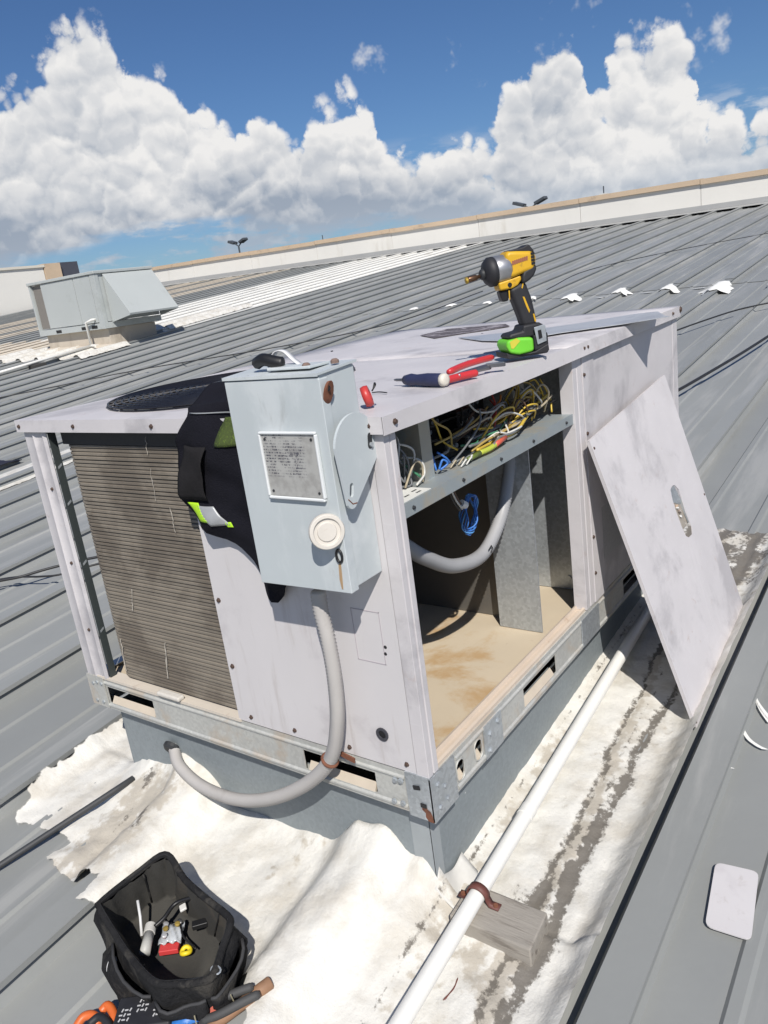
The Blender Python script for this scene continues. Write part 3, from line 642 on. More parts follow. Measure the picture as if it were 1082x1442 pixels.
# ---- condenser coil
COILM = mat('coil_fins', (.235, .205, .165), .65, .1, .22, 12, bump=(900, .6, .002), stain=((.13, .108, .085), 4, .46, .75), stain2=((.42, .38, .31), 11, .66, .6, (1, 1, .12)))
COILB = mat('coil_gap', (.10, .09, .075), .8, 0, .2, 20)
coil_z0, coil_z1 = HB+.012, .778
def coil_path(r):            # a slab with its left end curving away
    P = [(.020-r*0, .548)]
    for t in np.linspace(0, math.pi/2, 7): P.append((.020+.05-(.05+0)*math.cos(t), 1.000+.05*math.sin(t)))
    return P
base = [(.022, .548), (.022, 1.0)]+[(.022+.04-.04*math.cos(t), 1.0+.035*math.sin(t)) for t in np.linspace(.2, math.pi/2, 6)]+[(.10, 1.037)]
m = MB(); n = len(base)
inner = [(.052, .548), (.052, .995), (.062, 1.008), (.10, 1.010)]
m.prism([(x, y, coil_z0) for x, y in base+inner[::-1]], (0, 0, coil_z1-coil_z0)); coil = part(m, 'condenser_coil', COILB)
m = MB(); nt_ = 66; pitch = (coil_z1-coil_z0)/nt_
for i in range(nt_):
    z = coil_z0+(i+.5)*pitch; e = pitch*.46; wob = .0015*math.sin(i*1.7)
    out_ = [(x-.0035+wob if k < 2 else x-.003, y+(0 if k < 3 else .003)) for k, (x, y) in enumerate(base)]
    vs = []
    for (x, y), (xo, yo) in zip(base, out_): vs += [(x+.001, y, z-e), (xo, yo, z-e*.6), (xo, yo, z+e*.6), (x+.001, y, z+e)]
    m.add(vs, [(4*k+j, 4*k+j+1, 4*k+j+5, 4*k+j+4) for k in range(len(base)-1) for j in range(3)])
o = part(m, 'coil_tube_rows', COILM, coil); o['kind'] = 'stuff'
m = MB(); m.box(.018, .05, .548, 1.035, coil_z1, ZT); part(m, 'coil_top_shade', mat('coil_top_dark', (.03, .03, .03), .7, 0, .3, 60))  # near-black box painted in for the shaded gap above the coil
SMEAR = mat('lime_streak', (.42, .39, .34), .8, 0, .2, 50)
for (u0, v0, u1, v1, w) in ((232, 905, 236, 955, .003), (212, 660, 219, 705, .0010), (240, 715, 247, 750, .0011), (185, 830, 188, 860, .0016), (170, 900, 178, 945, .0018), (205, 615, 208, 640, .0010)):
    a, b = at_x(u0, v0, .0145), at_x(u1, v1, .0145); q = (a+b)/2+V3(0, random.uniform(-.002, .002), 0)
    m = MB(); PP = [a*(1-t_)+b*t_+V3(0, random.uniform(-.0025, .0025), 0) for t_ in np.linspace(0, 1, 9)]; m.tube(PP, [w*random.uniform(.25, .9) for _ in PP], 5); part(m, 'lime_streak', SMEAR, coil)

# ---- top: condenser lid with its fan opening, blower lid, turned-down lips
FC, FR = (.385, .765), .315
def ring_to_rect(m, c, r, x0, x1, y0, y1, z, dome, n=72):
    angs = sorted(list(np.linspace(-math.pi, math.pi, n+1)[:-1])+[math.atan2(yy-c[1], xx-c[0]) for xx in (x0, x1) for yy in (y0, y1)])
    inn, out = [], []
    for t in angs:
        dx, dy = math.cos(t), math.sin(t)
        s = min([(x1-c[0])/dx if dx > 1e-9 else 1e9, (x0-c[0])/dx if dx < -1e-9 else 1e9, (y1-c[1])/dy if dy > 1e-9 else 1e9, (y0-c[1])/dy if dy < -1e-9 else 1e9])
        inn.append((c[0]+r*dx, c[1]+r*dy, z+dome)); out.append((c[0]+s*dx, c[1]+s*dy, z))
    k = len(angs); m.add(inn+out, [(i, (i+1) % k, k+(i+1) % k, k+i) for i in range(k)])
TX0, TX1, TY0, TY1 = -.013, L_+.012, -.013, W_+.012
m = MB(); ring_to_rect(m, FC, FR, TX0, .800, TY0, TY1, H_, .004); part(m, 'condenser_lid', PAINT, solid=.002)
m = MB(); m.grid(lambda u, v: (.795+(TX1-.795)*u, TY0+(TY1-TY0)*v, H_+.0015+.0045*math.sin(math.pi*u)*math.sin(math.pi*v)), 12, 8); part(m, 'blower_lid', PAINT, smooth=True, solid=.002)
def lip(pts): m = MB(); m.prism(pts[0], pts[1]); return part(m, 'lid_lip', PAINT)
lipl = lip(([(TX0-.001, TY0, H_-LIP), (TX0+.002, TY0, H_-LIP), (TX0+.002, TY0, H_+.0012), (TX0-.001, TY0, H_+.0012)], (0, TY1-TY0, 0)))
m = MB(); n = 24; vs = []
for i in range(n+1):                                   # the long lip sags and bows a little
    x = TX0-.001+(TX1-TX0+.001)*i/n; s = math.sin(math.pi*i/n); b = .004*math.sin(7*i/n)+.004*s
    for y, z in ((TY0-.001-.006*s, H_-LIP-.002-b*.6), (TY0+.001-.006*s, H_-LIP-.002-b*.6), (TY0+.001, H_+.0013), (TY0-.002, H_+.0013)): vs.append((x, y, z))
m.add(vs, [(4*i+j, 4*i+(j+1) % 4, 4*i+4+(j+1) % 4, 4*i+4+j) for i in range(n) for j in range(4)]+[(0, 1, 2, 3), (4*n+3, 4*n+2, 4*n+1, 4*n)])
lipr = part(m, 'lid_lip', PAINT)
lip(([(TX1-.001, TY0, H_-LIP), (TX1+.002, TY0, H_-LIP), (TX1+.002, TY0, H_+.0012), (TX1-.001, TY0, H_+.0012)], (0, TY1-TY0, 0)))
lip(([(TX0, TY1-.001, H_-LIP), (TX0, TY1+.002, H_-LIP), (TX0, TY1+.002, H_+.0012), (TX0, TY1-.001, H_+.0012)], (TX1-TX0, 0, 0)))
for y in (.020, .62, .92, 1.165): screw((TX0-.001, y, H_-.015), (-1, 0, 0), lipl)
for x in (.020, .90, .925, 1.70): screw((x, TY0-.003, H_-.014), (0, -1, 0), lipr)
screw((L_+.008, TY0-.002, H_-.010), (0, -1, 0), lipr, .009)
for x, y in ((.30, .10), (.62, .17), (.83, .10), (1.3, .5), (1.1, 1.0)): screw((x, y, H_+.004), (0, 0, 1), None, .0045, DARK)
# the long dark stain is real sheet: a stained strip of old mastic on the lid
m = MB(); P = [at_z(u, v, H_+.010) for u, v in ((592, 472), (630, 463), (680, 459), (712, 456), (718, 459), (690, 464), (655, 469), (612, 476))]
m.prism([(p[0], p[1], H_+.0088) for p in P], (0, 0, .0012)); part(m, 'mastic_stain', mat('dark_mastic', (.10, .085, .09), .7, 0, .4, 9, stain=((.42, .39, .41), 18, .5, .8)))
# bare metal strip lying across the lid, its far end sticking out over the edge
ms = MB(); P = [(1.19, .53), (1.04, .36), (.985, .25), (1.02, .19), (1.10, .13), (1.16, .06), (1.213, -.012), (1.335, -.112), (1.372, -.086), (1.545, -.012), (1.52, .06), (1.35, .18), (1.25, .30)]
ms.prism([(x, y, H_+.0092) for x, y in P], (0, 0, .0016)); part(ms, 'bare_metal_strip', mat('bare_strip', (.60, .61, .62), .35, .5, .12, 6, stain=((.36, .37, .40), 6, .52, .5)))
# fan grille
GRM = mat('black_wire', (.014, .014, .018), .4, .2, .2, 30)
m = MB(); nr = 17
for i in range(nr):
    r = .045+(FR+.012-.045)*i/(nr-1); zz = H_+.012+.005*(1-(r/FR)**2)
    m.tube([(FC[0]+r*math.cos(t), FC[1]+r*math.sin(t), zz) for t in np.linspace(0, 2*math.pi, 65)[:-1]], .0028, 5, closed=True)
m.tube([(FC[0]+(FR+.014)*math.cos(t), FC[1]+(FR+.014)*math.sin(t), H_+.006) for t in np.linspace(0, 2*math.pi, 65)[:-1]], .003, 5, closed=True)
gr = part(m, 'fan_grille', GRM, smooth=True)
m = MB()
for k in range(32):
    t = 2*math.pi*k/32; d = V3(math.cos(t), math.sin(t), 0); c = V3(FC[0], FC[1], 0)
    m.tube([c+d*(.05 if k % 2 == 0 else .16)+V3(0, 0, H_+.017), c+d*FR*.7+V3(0, 0, H_+.014), c+d*(FR+.010)+V3(0, 0, H_+.010), c+d*(FR+.017)+V3(0, 0, H_+.004)], .0028, 5)
part(m, 'grille_spokes', GRM, gr)
m = MB(); m.lathe([(.06, 0), (.06, .004)], (*FC, H_+.016), (0, 0, 1), 20); part(m, 'grille_hub', GRM, gr)
fan = MB(); fan.lathe([(.055, 0), (.06, .05), (.03, .06)], (*FC, H_-.12), (0, 0, 1), 16); fo = part(fan, 'fan_hub', DARK, smooth=True)
for k in range(4):
    def blade(u, v, k=k):
        r = .055+.25*v; t = 2*math.pi*k/4+(u-.5)*1.05; return (FC[0]+r*math.cos(t), FC[1]+r*math.sin(t), H_-.10+.05*(u-.5))
    m = MB(); m.grid(blade, 6, 3); part(m, 'fan_blade', DARK, fo, solid=.003)
m = MB(); m.lathe([(.30, 0), (.30, .01)], (*FC, HB+.30), (0, 0, 1), 24); part(m, 'fan_well_shade', mat('fan_well_dark', (.02, .02, .022), .8))  # near-black disc added for the dark interior seen through the fan opening

# ---- control box: shelf, back plate, components, wiring
SH = .668
SHM = mat('shelf_steel', (.36, .40, .41), .5, .4, .12, 8, stain=((.44, .40, .32), 7, .48, .8))
m = MB(); m.box(.034, .846, .006, .300, SH-.003, SH).box(.034, .846, .003, .006, SH-.026, SH+.001); shelf = part(m, 'control_shelf', SHM)
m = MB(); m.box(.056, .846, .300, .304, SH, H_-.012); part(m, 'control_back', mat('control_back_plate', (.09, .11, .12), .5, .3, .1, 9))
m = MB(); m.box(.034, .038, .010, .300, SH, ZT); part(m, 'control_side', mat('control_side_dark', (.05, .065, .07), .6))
m = MB(); m.box(.195, .199, .055, .13, SH, H_-.012).box(.199, .235, .055, .058, SH, H_-.012); part(m, 'control_bracket', SHM)
m = MB(); m.box(.05, .15, .012, .075, SH+.0002, SH+.0012); sk = part(m, 'wiring_sticker', mat('paper_sticker', (.68, .68, .64), .7, 0, .1, 30))
m = MB()
for i, (x, y) in enumerate(((.06, .03), (.06, .045), (.085, .03), (.085, .046), (.115, .022), (.12, .036))): m.box(x, x+.016, y, y+.004, SH+.0013, SH+.0017)
part(m, 'sticker_print', plain('ink', (.05, .05, .05)), sk)
for x in (.07, .26, .43, .60, .80): screw((x, .003, SH-.013), (0, -1, 0), shelf, .0035, DARK)
def comp_box(name, x0, x1, y0, y1, h, mt, bev=.003): m = MB(); m.box(x0, x1, y0, y1, SH+.0005, SH+h); return part(m, name, mt, bevel=bev)
CAPM = mat('capacitor_grey', (.30, .33, .36), .4, .3); RELAY = mat('relay_black', (.018, .018, .02), .5); BEIGE = mat('beige_plastic', (.50, .47, .40), .6)
m = MB(); m.lathe([(.027, 0), (.028, .006), (.028, .105), (.024, .110)], (.27, .155, SH), (0, 0, 1), 16); ca = part(m, 'capacitor', CAPM, smooth=True)
m = MB(); m.box(.245, .285, .122, .126, SH+.045, SH+.10); part(m, 'capacitor_label', mat('blue_white_label', (.40, .47, .55), .6, 0, .4, 90), ca)
for x0, x1, y0, y1, h in ((.34, .42, .17, .27, .085), (.43, .50, .20, .29, .10), (.52, .60, .16, .26, .075), (.63, .70, .20, .29, .11), (.36, .41, .10, .15, .04), (.45, .50, .10, .15, .045)):
    c = comp_box('contactor', x0, x1, y0, y1, h, RELAY)
    for k in range(3):
        m = MB(); xx = x0+(x1-x0)*(k+.5)/3; m.lathe([(.0055, 0), (.0055, .004), (.002, .004)], (xx, y0-.0005, SH+h*.62), (0, -1, 0), 8); part(m, 'terminal', GALV, c)
tf = comp_box('transformer', .56, .66, .19, .28, .10, mat('transformer_iron', (.10, .06, .05), .6), .004)
m = MB(); m.box(.56, .665, .183, .1895, SH+.080, SH+.096); part(m, 'red_band', mat('red_tape', (.42, .06, .035), .5), tf)
for x0, z0 in ((.735, .02), (.775, .03), (.745, .065), (.785, .075)): m = MB(); m.box(x0, x0+.026, .12, .16, SH+z0, SH+z0+.028); part(m, 'white_relay', BEIGE, bevel=.002)
m = MB(); m.box(.105, .185, .150, .158, SH+.0005, SH+.125); tb = part(m, 'terminal_board', mat('brown_board', (.22, .17, .12), .7, 0, .2, 50))
for i in range(6):
    for j in range(2): m = MB(); m.lathe([(.0065, 0), (.0065, .007), (.003, .008)], (.125+.035*j, .1495, SH+.018+.018*i), (0, -1, 0), 8); part(m, 'terminal', BEIGE, tb)
m = MB(); m.box(.055, .10, .145, .17, SH+.045, SH+.075); part(m, 'orange_relay', mat('orange_plastic', (.42, .20, .06), .5), bevel=.002)
for i, (x, z, dz) in enumerate(((.232, .03, .02), (.240, .065, .02))): m = MB(); m.box(x, x+.02, .085, .10, SH+z, SH+z+.035); part(m, 'white_plug', BEIGE, bevel=.003)
WCOL = {'yellow': (.55, .38, .05), 'gold': (.42, .30, .09), 'grey': (.16, .165, .17), 'black': (.015, .015, .016), 'blue': (.04, .16, .50), 'red': (.42, .05, .04), 'white': (.60, .59, .55), 'green': (.06, .22, .12), 'tan': (.40, .34, .24), 'orange': (.50, .17, .03), 'brown': (.10, .055, .035)}
def wire(col, pts, r=.0026, name='wire', seg=6):
    m = MB(); m.tube(spline(pts, 6), r, seg); return part(m, name, mat('wire_'+col, WCOL[col], .45, 0, .12, 40), smooth=True)
R = random.Random(12)
def run(col, x0, x1, y, z, sag=.02, r=.0026, lift=.0):
    n = 5; pts = []
    for i in range(n+1):
        t = i/n; pts.append((x0+(x1-x0)*t, y+R.uniform(-.018, .018), SH+z+lift*t-sag*math.sin(math.pi*t)*.5+R.uniform(-.006, .006)))
    return wire(col, pts, r)
for col, x0, x1, y, z, lift, r in (('yellow', .40, .80, .045, .012, .05, .0042), ('gold', .38, .74, .060, .018, .035, .003), ('grey', .36, .78, .055, .028, .03, .0034), ('grey', .42, .80, .070, .036, .02, .003), ('black', .34, .82, .080, .022, .02, .003),
        ('tan', .46, .80, .050, .028, .03, .0028), ('grey', .44, .70, .040, .020, .03, .003), ('yellow', .52, .83, .085, .040, .03, .0026), ('black', .50, .84, .055, .030, .01, .0028), ('gold', .30, .55, .09, .05, .03, .0026),
        ('green', .37, .58, .06, .035, .005, .0024), ('brown', .48, .76, .09, .05, .02, .0026), ('yellow', .45, .66, .07, .05, -.01, .0026), ('black', .24, .50, .10, .07, -.03, .003), ('black', .26, .60, .13, .10, -.03, .003), ('grey', .24, .44, .08, .02, .06, .003)):
    run(col, x0, x1, y, z, .02, r, lift)
loops = (('yellow', [(.80, .06, .02), (.815, .07, .06), (.80, .08, .10), (.765, .08, .105)]), ('yellow', [(.82, .05, .012), (.835, .06, .05), (.825, .08, .10)]), ('gold', [(.62, .07, .04), (.64, .06, .09), (.70, .08, .11), (.76, .08, .10), (.79, .07, .07)]),
         ('red', [(.58, .10, .12), (.57, .08, .085), (.545, .07, .05), (.53, .07, .03)]), ('red', [(.60, .11, .09), (.57, .08, .075), (.55, .08, .055)]), ('white', [(.44, .09, .13), (.46, .07, .09), (.52, .06, .078), (.58, .07, .082)]), ('orange', [(.57, .09, .07), (.585, .075, .09), (.60, .08, .10)]),
         ('yellow', [(.30, .10, .135), (.315, .09, .09), (.335, .09, .05), (.36, .07, .025)]), ('gold', [(.28, .10, .14), (.30, .08, .10), (.35, .08, .07), (.37, .09, .03)]), ('blue', [(.245, .09, .13), (.25, .075, .08), (.255, .07, .04), (.25, .06, .008)]), ('blue', [(.26, .06, .045), (.275, .05, .03), (.29, .05, .015)]),
         ('blue', [(.25, .05, .01), (.265, .04, .02), (.255, .045, .03), (.245, .05, .012)]), ('grey', [(.44, .05, .10), (.425, .045, .07), (.37, .05, .035), (.30, .05, .012)]), ('white', [(.145, .12, .10), (.13, .08, .085), (.115, .07, .06), (.10, .08, .045)]), ('white', [(.17, .12, .115), (.14, .07, .10), (.115, .06, .055)]),
         ('white', [(.15, .12, .06), (.185, .06, .05), (.19, .05, .02), (.15, .045, .006)]), ('orange', [(.11, .10, .065), (.10, .07, .06), (.085, .08, .055)]), ('green', [(.10, .09, .05), (.09, .06, .03), (.10, .06, .015)]), ('black', [(.06, .15, .06), (.075, .10, .035), (.095, .08, .04)]), ('tan', [(.13, .06, .005), (.16, .05, .05), (.185, .05, .035), (.18, .05, .004)]),
         ('black', [(.40, .17, .09), (.40, .12, .12), (.44, .10, .11), (.47, .12, .06)]), ('black', [(.55, .17, .08), (.53, .12, .10), (.50, .12, .07), (.49, .14, .03)]), ('black', [(.66, .20, .10), (.68, .12, .115), (.72, .10, .09), (.74, .10, .05)]), ('grey', [(.70, .10, .115), (.72, .08, .11), (.735, .08, .125), (.75, .10, .135)]),
         ('gold', [(.55, .12, .02), (.58, .07, .05), (.61, .07, .045), (.60, .08, .02)]), ('yellow', [(.53, .11, .02), (.56, .06, .045), (.585, .06, .06), (.59, .08, .075)]), ('grey', [(.64, .09, .01), (.66, .05, .05), (.655, .05, .08)]))
RW = random.Random(5)
for i in range(34):                                       # the loose tangle spilling toward the open side
    c_ = RW.choice(('yellow', 'gold', 'grey', 'black', 'tan', 'yellow', 'white', 'grey', 'gold', 'brown', 'red')); x0 = RW.uniform(.36, .70); x1 = x0+RW.uniform(.06, .20); y_ = RW.uniform(.03, .11); h_ = RW.uniform(.02, .10)
    loops += ((c_, [(x0, y_+.03, RW.uniform(.006, .05)), (x0+(x1-x0)*.3, y_, h_), (x0+(x1-x0)*.65, y_-.01, h_*RW.uniform(.5, 1.2)), (min(x1, .835), y_+.02, RW.uniform(.006, .07))]),)
for i in range(14):
    c_ = RW.choice(('white', 'tan', 'white', 'grey', 'orange', 'green')); x0 = RW.uniform(.08, .18); loops += ((c_, [(x0, .14, RW.uniform(.03, .12)), (x0-.01, .09, RW.uniform(.03, .11)), (x0+RW.uniform(-.03, .03), .06, RW.uniform(.01, .07)), (x0+RW.uniform(-.03, .03), .07, RW.uniform(.004, .03))]),)
for col, pts in loops: wire(col, [(x, y, SH+z) for x, y, z in pts], .0024)
m = MB(); m.tube(spline([(.385, .030, SH+.012), (.42, .026, SH+.012), (.45, .026, SH+.014), (.485, .028, SH+.016)], 4), .0062, 8); wn = part(m, 'wire_nut', mat('lime_yellow', (.45, .50, .06), .4), smooth=True)
m = MB(); m.tube([(.45, .026, SH+.014), (.51, .028, SH+.018)], [.0066, .005], 8); part(m, 'wire_nut', mat('coral_red', (.55, .10, .06), .4), smooth=True)
m = MB(); m.tube([(.335, .032, SH+.010), (.385, .030, SH+.012)], [.005, .0066], 8); part(m, 'wire_nut', mat('olive_green', (.12, .16, .03), .4), smooth=True)
for i, (x, y) in enumerate(((.30, .03), (.315, .045), (.335, .035), (.29, .05), (.32, .028))): wire('tan' if i % 2 else 'white', [(x, y, SH+.003), (x+.015, y-.006, SH+.016), (x+.03, y+.004, SH+.005)], .0018)
# wires hanging below the shelf with a coiled blue bundle
for dx, c in ((0, 'black'), (.012, 'white'), (.02, 'brown')): wire(c, [(.325+dx, .09, SH), (.335+dx, .095, .62), (.365+dx, .10, .57), (.39+dx, .10, .54)], .0026)
for k in range(6):
    cx, cz = .440+.005*k, .520-.004*k; a, b_ = .026+.004*(k % 3), .042+.003*(k % 4)
    m = MB(); m.tube([(cx+a*math.cos(t)*.9+b_*math.sin(t)*.35, .100+.005*k+.006*math.sin(3*t+k), cz+b_*math.sin(t)*.9-a*math.cos(t)*.35) for t in np.linspace(0, 2*math.pi, 29)[:-1]], .0021, 5, closed=True)
    part(m, 'wire_coil', mat('wire_blue' if k % 3 != 2 else 'wire_sky', (.10, .30, .62) if k % 3 == 2 else WCOL['blue'], .45), smooth=True)
m = MB(); m.tube([(.40, .10, .555), (.415, .098, .545)], .009, 8); part(m, 'wire_tie', plain('white_tie', (.7, .7, .7)))
wire('blue', [(.06, .12, .60), (.14, .12, .63), (.24, .11, .625), (.33, .1, .615)], .0022)
# flexible conduit inside the compartment
def corrugated(pts, r, name, mt, par, pitch=.0075, ridge=.0014, seg=14):
    P = spline(pts, 24); d = [0]
    for a, b in zip(P, P[1:]): d.append(d[-1]+np.linalg.norm(b-a))
    n = int(d[-1]/pitch*2); q = np.linspace(0, d[-1], n); A = np.array(P)
    Q = np.stack([np.interp(q, d, A[:, i]) for i in range(3)], 1)
    m = MB(); m.tube(Q, [r+(ridge if i % 2 else -ridge) for i in range(n)], seg); return m.build(name, mt, par, smooth=True)
CONDM = mat('grey_conduit', (.34, .34, .345), .5, 0, .08, 20, stain=((.45, .42, .37), 9, .6, .4))
ip = [at_y(u, v, .12) for u, v in ((545, 752), (572, 770), (600, 786), (640, 797), (680, 780), (705, 730), (715, 680), (719, 645))]
corrugated(ip, .0165, 'inner_conduit', CONDM, ac)
m = MB(); q = ip[4]; m.tube([q+V3(.0, -.018, .012), q+V3(.012, -.02, .02), q+V3(.02, -.018, .01), q+V3(.01, -.018, .002)], .0015, 5); part(m, 'conduit_wire', MATS['wire_black'] if 'wire_black' in MATS else BLACK)

# ================================================================== THINGS ON AND ROUND THE UNIT
def loft(rings, close_u=True, cap0=False, cap1=False):
    m = MB(); n = len(rings[0]); vs = [p for r in rings for p in r]; fs = []
    for j in range(len(rings)-1):
        for i in range(n if close_u else n-1): fs.append((j*n+i, j*n+(i+1) % n, (j+1)*n+(i+1) % n, (j+1)*n+i))
    if cap0: fs.append(tuple(range(n))[::-1])
    if cap1: fs.append(tuple(range((len(rings)-1)*n, len(rings)*n)))
    return m.add(vs, fs)
def sheet_with_hole(outer, hole, name, mt, par, solid):
    bm = bmesh.new(); org = np.array(WORLD[par.name]); es = []
    for loop in (outer, hole):
        vs = [bm.verts.new(tuple(np.array(p)-org)) for p in loop]
        es += [bm.edges.new((vs[i], vs[(i+1) % len(vs)])) for i in range(len(vs))]
    bmesh.ops.triangle_fill(bm, use_beauty=True, use_dissolve=False, edges=es); bmesh.ops.recalc_face_normals(bm, faces=bm.faces)
    me = bpy.data.meshes.new(name); bm.to_mesh(me); bm.free(); me.materials.append(mt)
    o = bpy.data.objects.new(name, me); COL.objects.link(o); o.parent = par; WORLD[o.name] = WORLD[par.name]
    mo = o.modifiers.new('solid', 'SOLIDIFY'); mo.thickness = solid; mo.offset = 0; return o

# ---- disconnect box
DX, DY0, DY1, DZ0, DZ1 = -.104, .042, .262, .545, .945
DISC = mat('pale_blue_enamel', (.48, .52, .53), .42, 0, .06, 7, stain=((.60, .63, .635), 6, .52, .65, (1, 1, .6)), stain2=((.33, .34, .33), 16, .58, .6, (1, 1, .30)), bump=(90, .06, .0008))
db = thing('disconnect_box', 'pale blue electrical disconnect box mounted on the corner of the unit', 'disconnect box', (-.05, .15, DZ0))
m = MB(); m.box(DX+.006, -.002, DY0, DY1, DZ0+.004, DZ1-.004); m.build('box_body', DISC, db, bevel=.002)
m = MB(); m.prism([(DX, DY0-.0025, DZ0), (DX, DY1+.002, DZ0-.006), (DX, DY1+.002, DZ1-.012), (DX, DY0-.0025, DZ1-.012)], (.006, 0, 0)).box(DX, DX+.022, DY0-.0045, DY0-.0002, DZ0, DZ1-.014); door = m.build('box_door', DISC, db, bevel=.0015)
m = MB(); m.prism([(DX-.001, DY0-.004, DZ1-.008), (.004, DY0-.004, DZ1-.002), (.004, DY0-.004, DZ1+.002), (DX-.001, DY0-.004, DZ1-.004)], (0, DY1-DY0+.008, 0)); lid = m.build('rain_lid', DISC, db)
m = MB(); m.box(DX-.0022, DX-.0012, DY0-.004, DY1+.004, DZ1-.0095, DZ1-.004); m.build('lid_drip_edge', DISC, lid)
m = MB(); m.box(DX+.02, DX+.075, DY0+.03, DY0+.13, DZ1+.001, DZ1+.006); m.build('hub_plate', DISC, lid, bevel=.0015)
for x, y in ((DX+.03, DY0+.045), (DX+.065, DY0+.01)): m = MB(); m.lathe([(.0075, 0), (.0075, .005), (.004, .008)], (x, y, DZ1+.0025), (0, 0, 1), 8); m.build('lid_screw', mat('brown_screw', (.22, .15, .12), .6, .2, .3, 60), lid)
# nameplate, worn beyond reading
def plate_mat():
    m = bpy.data.materials.new('worn_nameplate'); m.use_nodes = True; nt = m.node_tree; nt.nodes.clear(); b = NB(nt)
    pos = b.n('ShaderNodeNewGeometry').outputs['Position']; s = b.n('ShaderNodeSeparateXYZ'); b.L(pos, s.inputs[0])
    row = b.m('SINE', b.m('MULTIPLY', s.outputs[2], 1150)); n = b.noise(b.v('MULTIPLY', pos, (1, 1, .35)), 420, 3, .7); n0 = b.noise(pos, 38, 4, .6)
    zone = b.m('MULTIPLY', b.step(s.outputs[2], .757, .766), b.step(s.outputs[1], .088, .098))
    t = b.m('MULTIPLY', b.m('MULTIPLY', b.step(n, .46, .56), b.step(row, -.35, .25)), b.m('MULTIPLY', zone, b.step(n0, .36, .52)))
    blot = b.m('MULTIPLY', b.step(b.m('ADD', n0, b.m('MULTIPLY', b.m('SUBTRACT', n, .5), .5)), .50, .62), b.m('MULTIPLY', b.step(b.m('ABSOLUTE', b.m('SUBTRACT', s.outputs[2], .788)), .022, .012), b.step(b.m('ABSOLUTE', b.m('SUBTRACT', s.outputs[1], .112)), .022, .012)))
    c = b.mix(b.m('MAXIMUM', t, blot), b.mix(b.step(n0, .4, .65), (.46, .455, .43), (.36, .35, .33)), (.05, .05, .075))
    p = b.n('ShaderNodeBsdfPrincipled'); b.L(c, p.inputs['Base Color']); p.inputs['Roughness'].default_value = .45; p.inputs['Metallic'].default_value = .2
    o = b.n('ShaderNodeOutputMaterial'); b.L(p.outputs[0], o.inputs[0]); return m
m = MB(); m.box(DX-.0045, DX-.0005, .064, .190, .724, .838); np_ = m.build('nameplate', plate_mat(), door, bevel=.001)
FRM = mat('white_frame_paint', (.68, .70, .70), .4)
for a in ((.060, .194, .838, .843), (.060, .194, .718, .7235), (.1905, .1955, .7235, .838), (.0585, .0635, .7235, .838)): m = MB(); m.box(DX-.008, DX-.0006, *a); m.build('plate_frame', FRM, np_, bevel=.002)
for y in (.072, .182):
    for z in (.733, .829): m = MB(); m.lathe([(.0028, 0), (.0025, .0012)], (DX-.0045, y, z), (-1, 0, 0), 8); m.build('rivet', DARK, np_)
# operating handle: teardrop plate standing off the side wall
hy = DY0-.022
def tear(r0, cx, cz, tipx, tipz, r1, n=26):
    d = math.atan2(tipz-cz, tipx-cx); pts = []
    for k in range(n): t = d+math.radians(80)+(2*math.pi-2*math.radians(80))*k/(n-1); pts.append((cx+r0*math.cos(t), cz+r0*math.sin(t)))
    for k in range(7): t = d-math.radians(75)+math.radians(150)*k/6; pts.append((tipx+r1*math.cos(t), tipz+r1*math.sin(t)))
    return pts
T = tear(.060, -.054, .803, -.088, .716, .014)
def slot(cx, cz, ang, hl, r, n=8):
    c, s = math.cos(ang), math.sin(ang); P = []
    for sg in (1, -1):
        for k in range(n): t = math.radians(-90+180*k/(n-1)); lx, lz = sg*(hl+r*math.cos(t)), sg*r*math.sin(t); P.append((cx+lx*c-lz*s, cz+lx*s+lz*c))
    return P
hd = sheet_with_hole([(x, hy, z) for x, z in T], [(x, hy, z) for x, z in slot(-.086, .735, math.radians(75), .007, .0055)], 'handle', DISC, db, .005)
m = MB(); m.lathe([(.022, 0), (.022, .014), (.054, .0195)], (-.052, DY0, .800), (0, -1, 0), 24); m.build('handle_boss', DISC, hd, smooth=True)
m = MB(); m.prism([(x, hy-.0028, z) for x, z in slot(-.017, .806, math.radians(82), .008, .006)], (0, -.0008, 0)); m.build('pivot_slot', DARK, hd)
m = MB(); m.lathe([(.0042, 0), (.0042, .004)], (-.017, hy-.0032, .799), (0, -1, 0), 10); m.build('pivot_pin', GALV, hd)
m = MB(); m.tube([(-.099, hy-.001, .722), (-.088, hy-.001, .7105), (-.076, hy-.001, .709)], .0022, 6); m.build('rusted_edge', RUST, hd)
# rusted hasp tab with its hole
m = MB(); hp = [(-.092+.011*math.cos(t), DY0-.0015-.012*(.5+.5*math.sin(t)), .906+.020*math.sin(t)) for t in np.linspace(0, 2*math.pi, 15)[:-1]]
m.prism(hp, (.004, -.003, 0)); hs = m.build('hasp_tab', RUST, db, bevel=.001)
m = MB(); m.lathe([(.0055, 0), (.0055, .001)], (-.0935, DY0-.0115, .914), (-.9, -.4, 0), 12); m.build('hasp_hole', BLACK, hs)
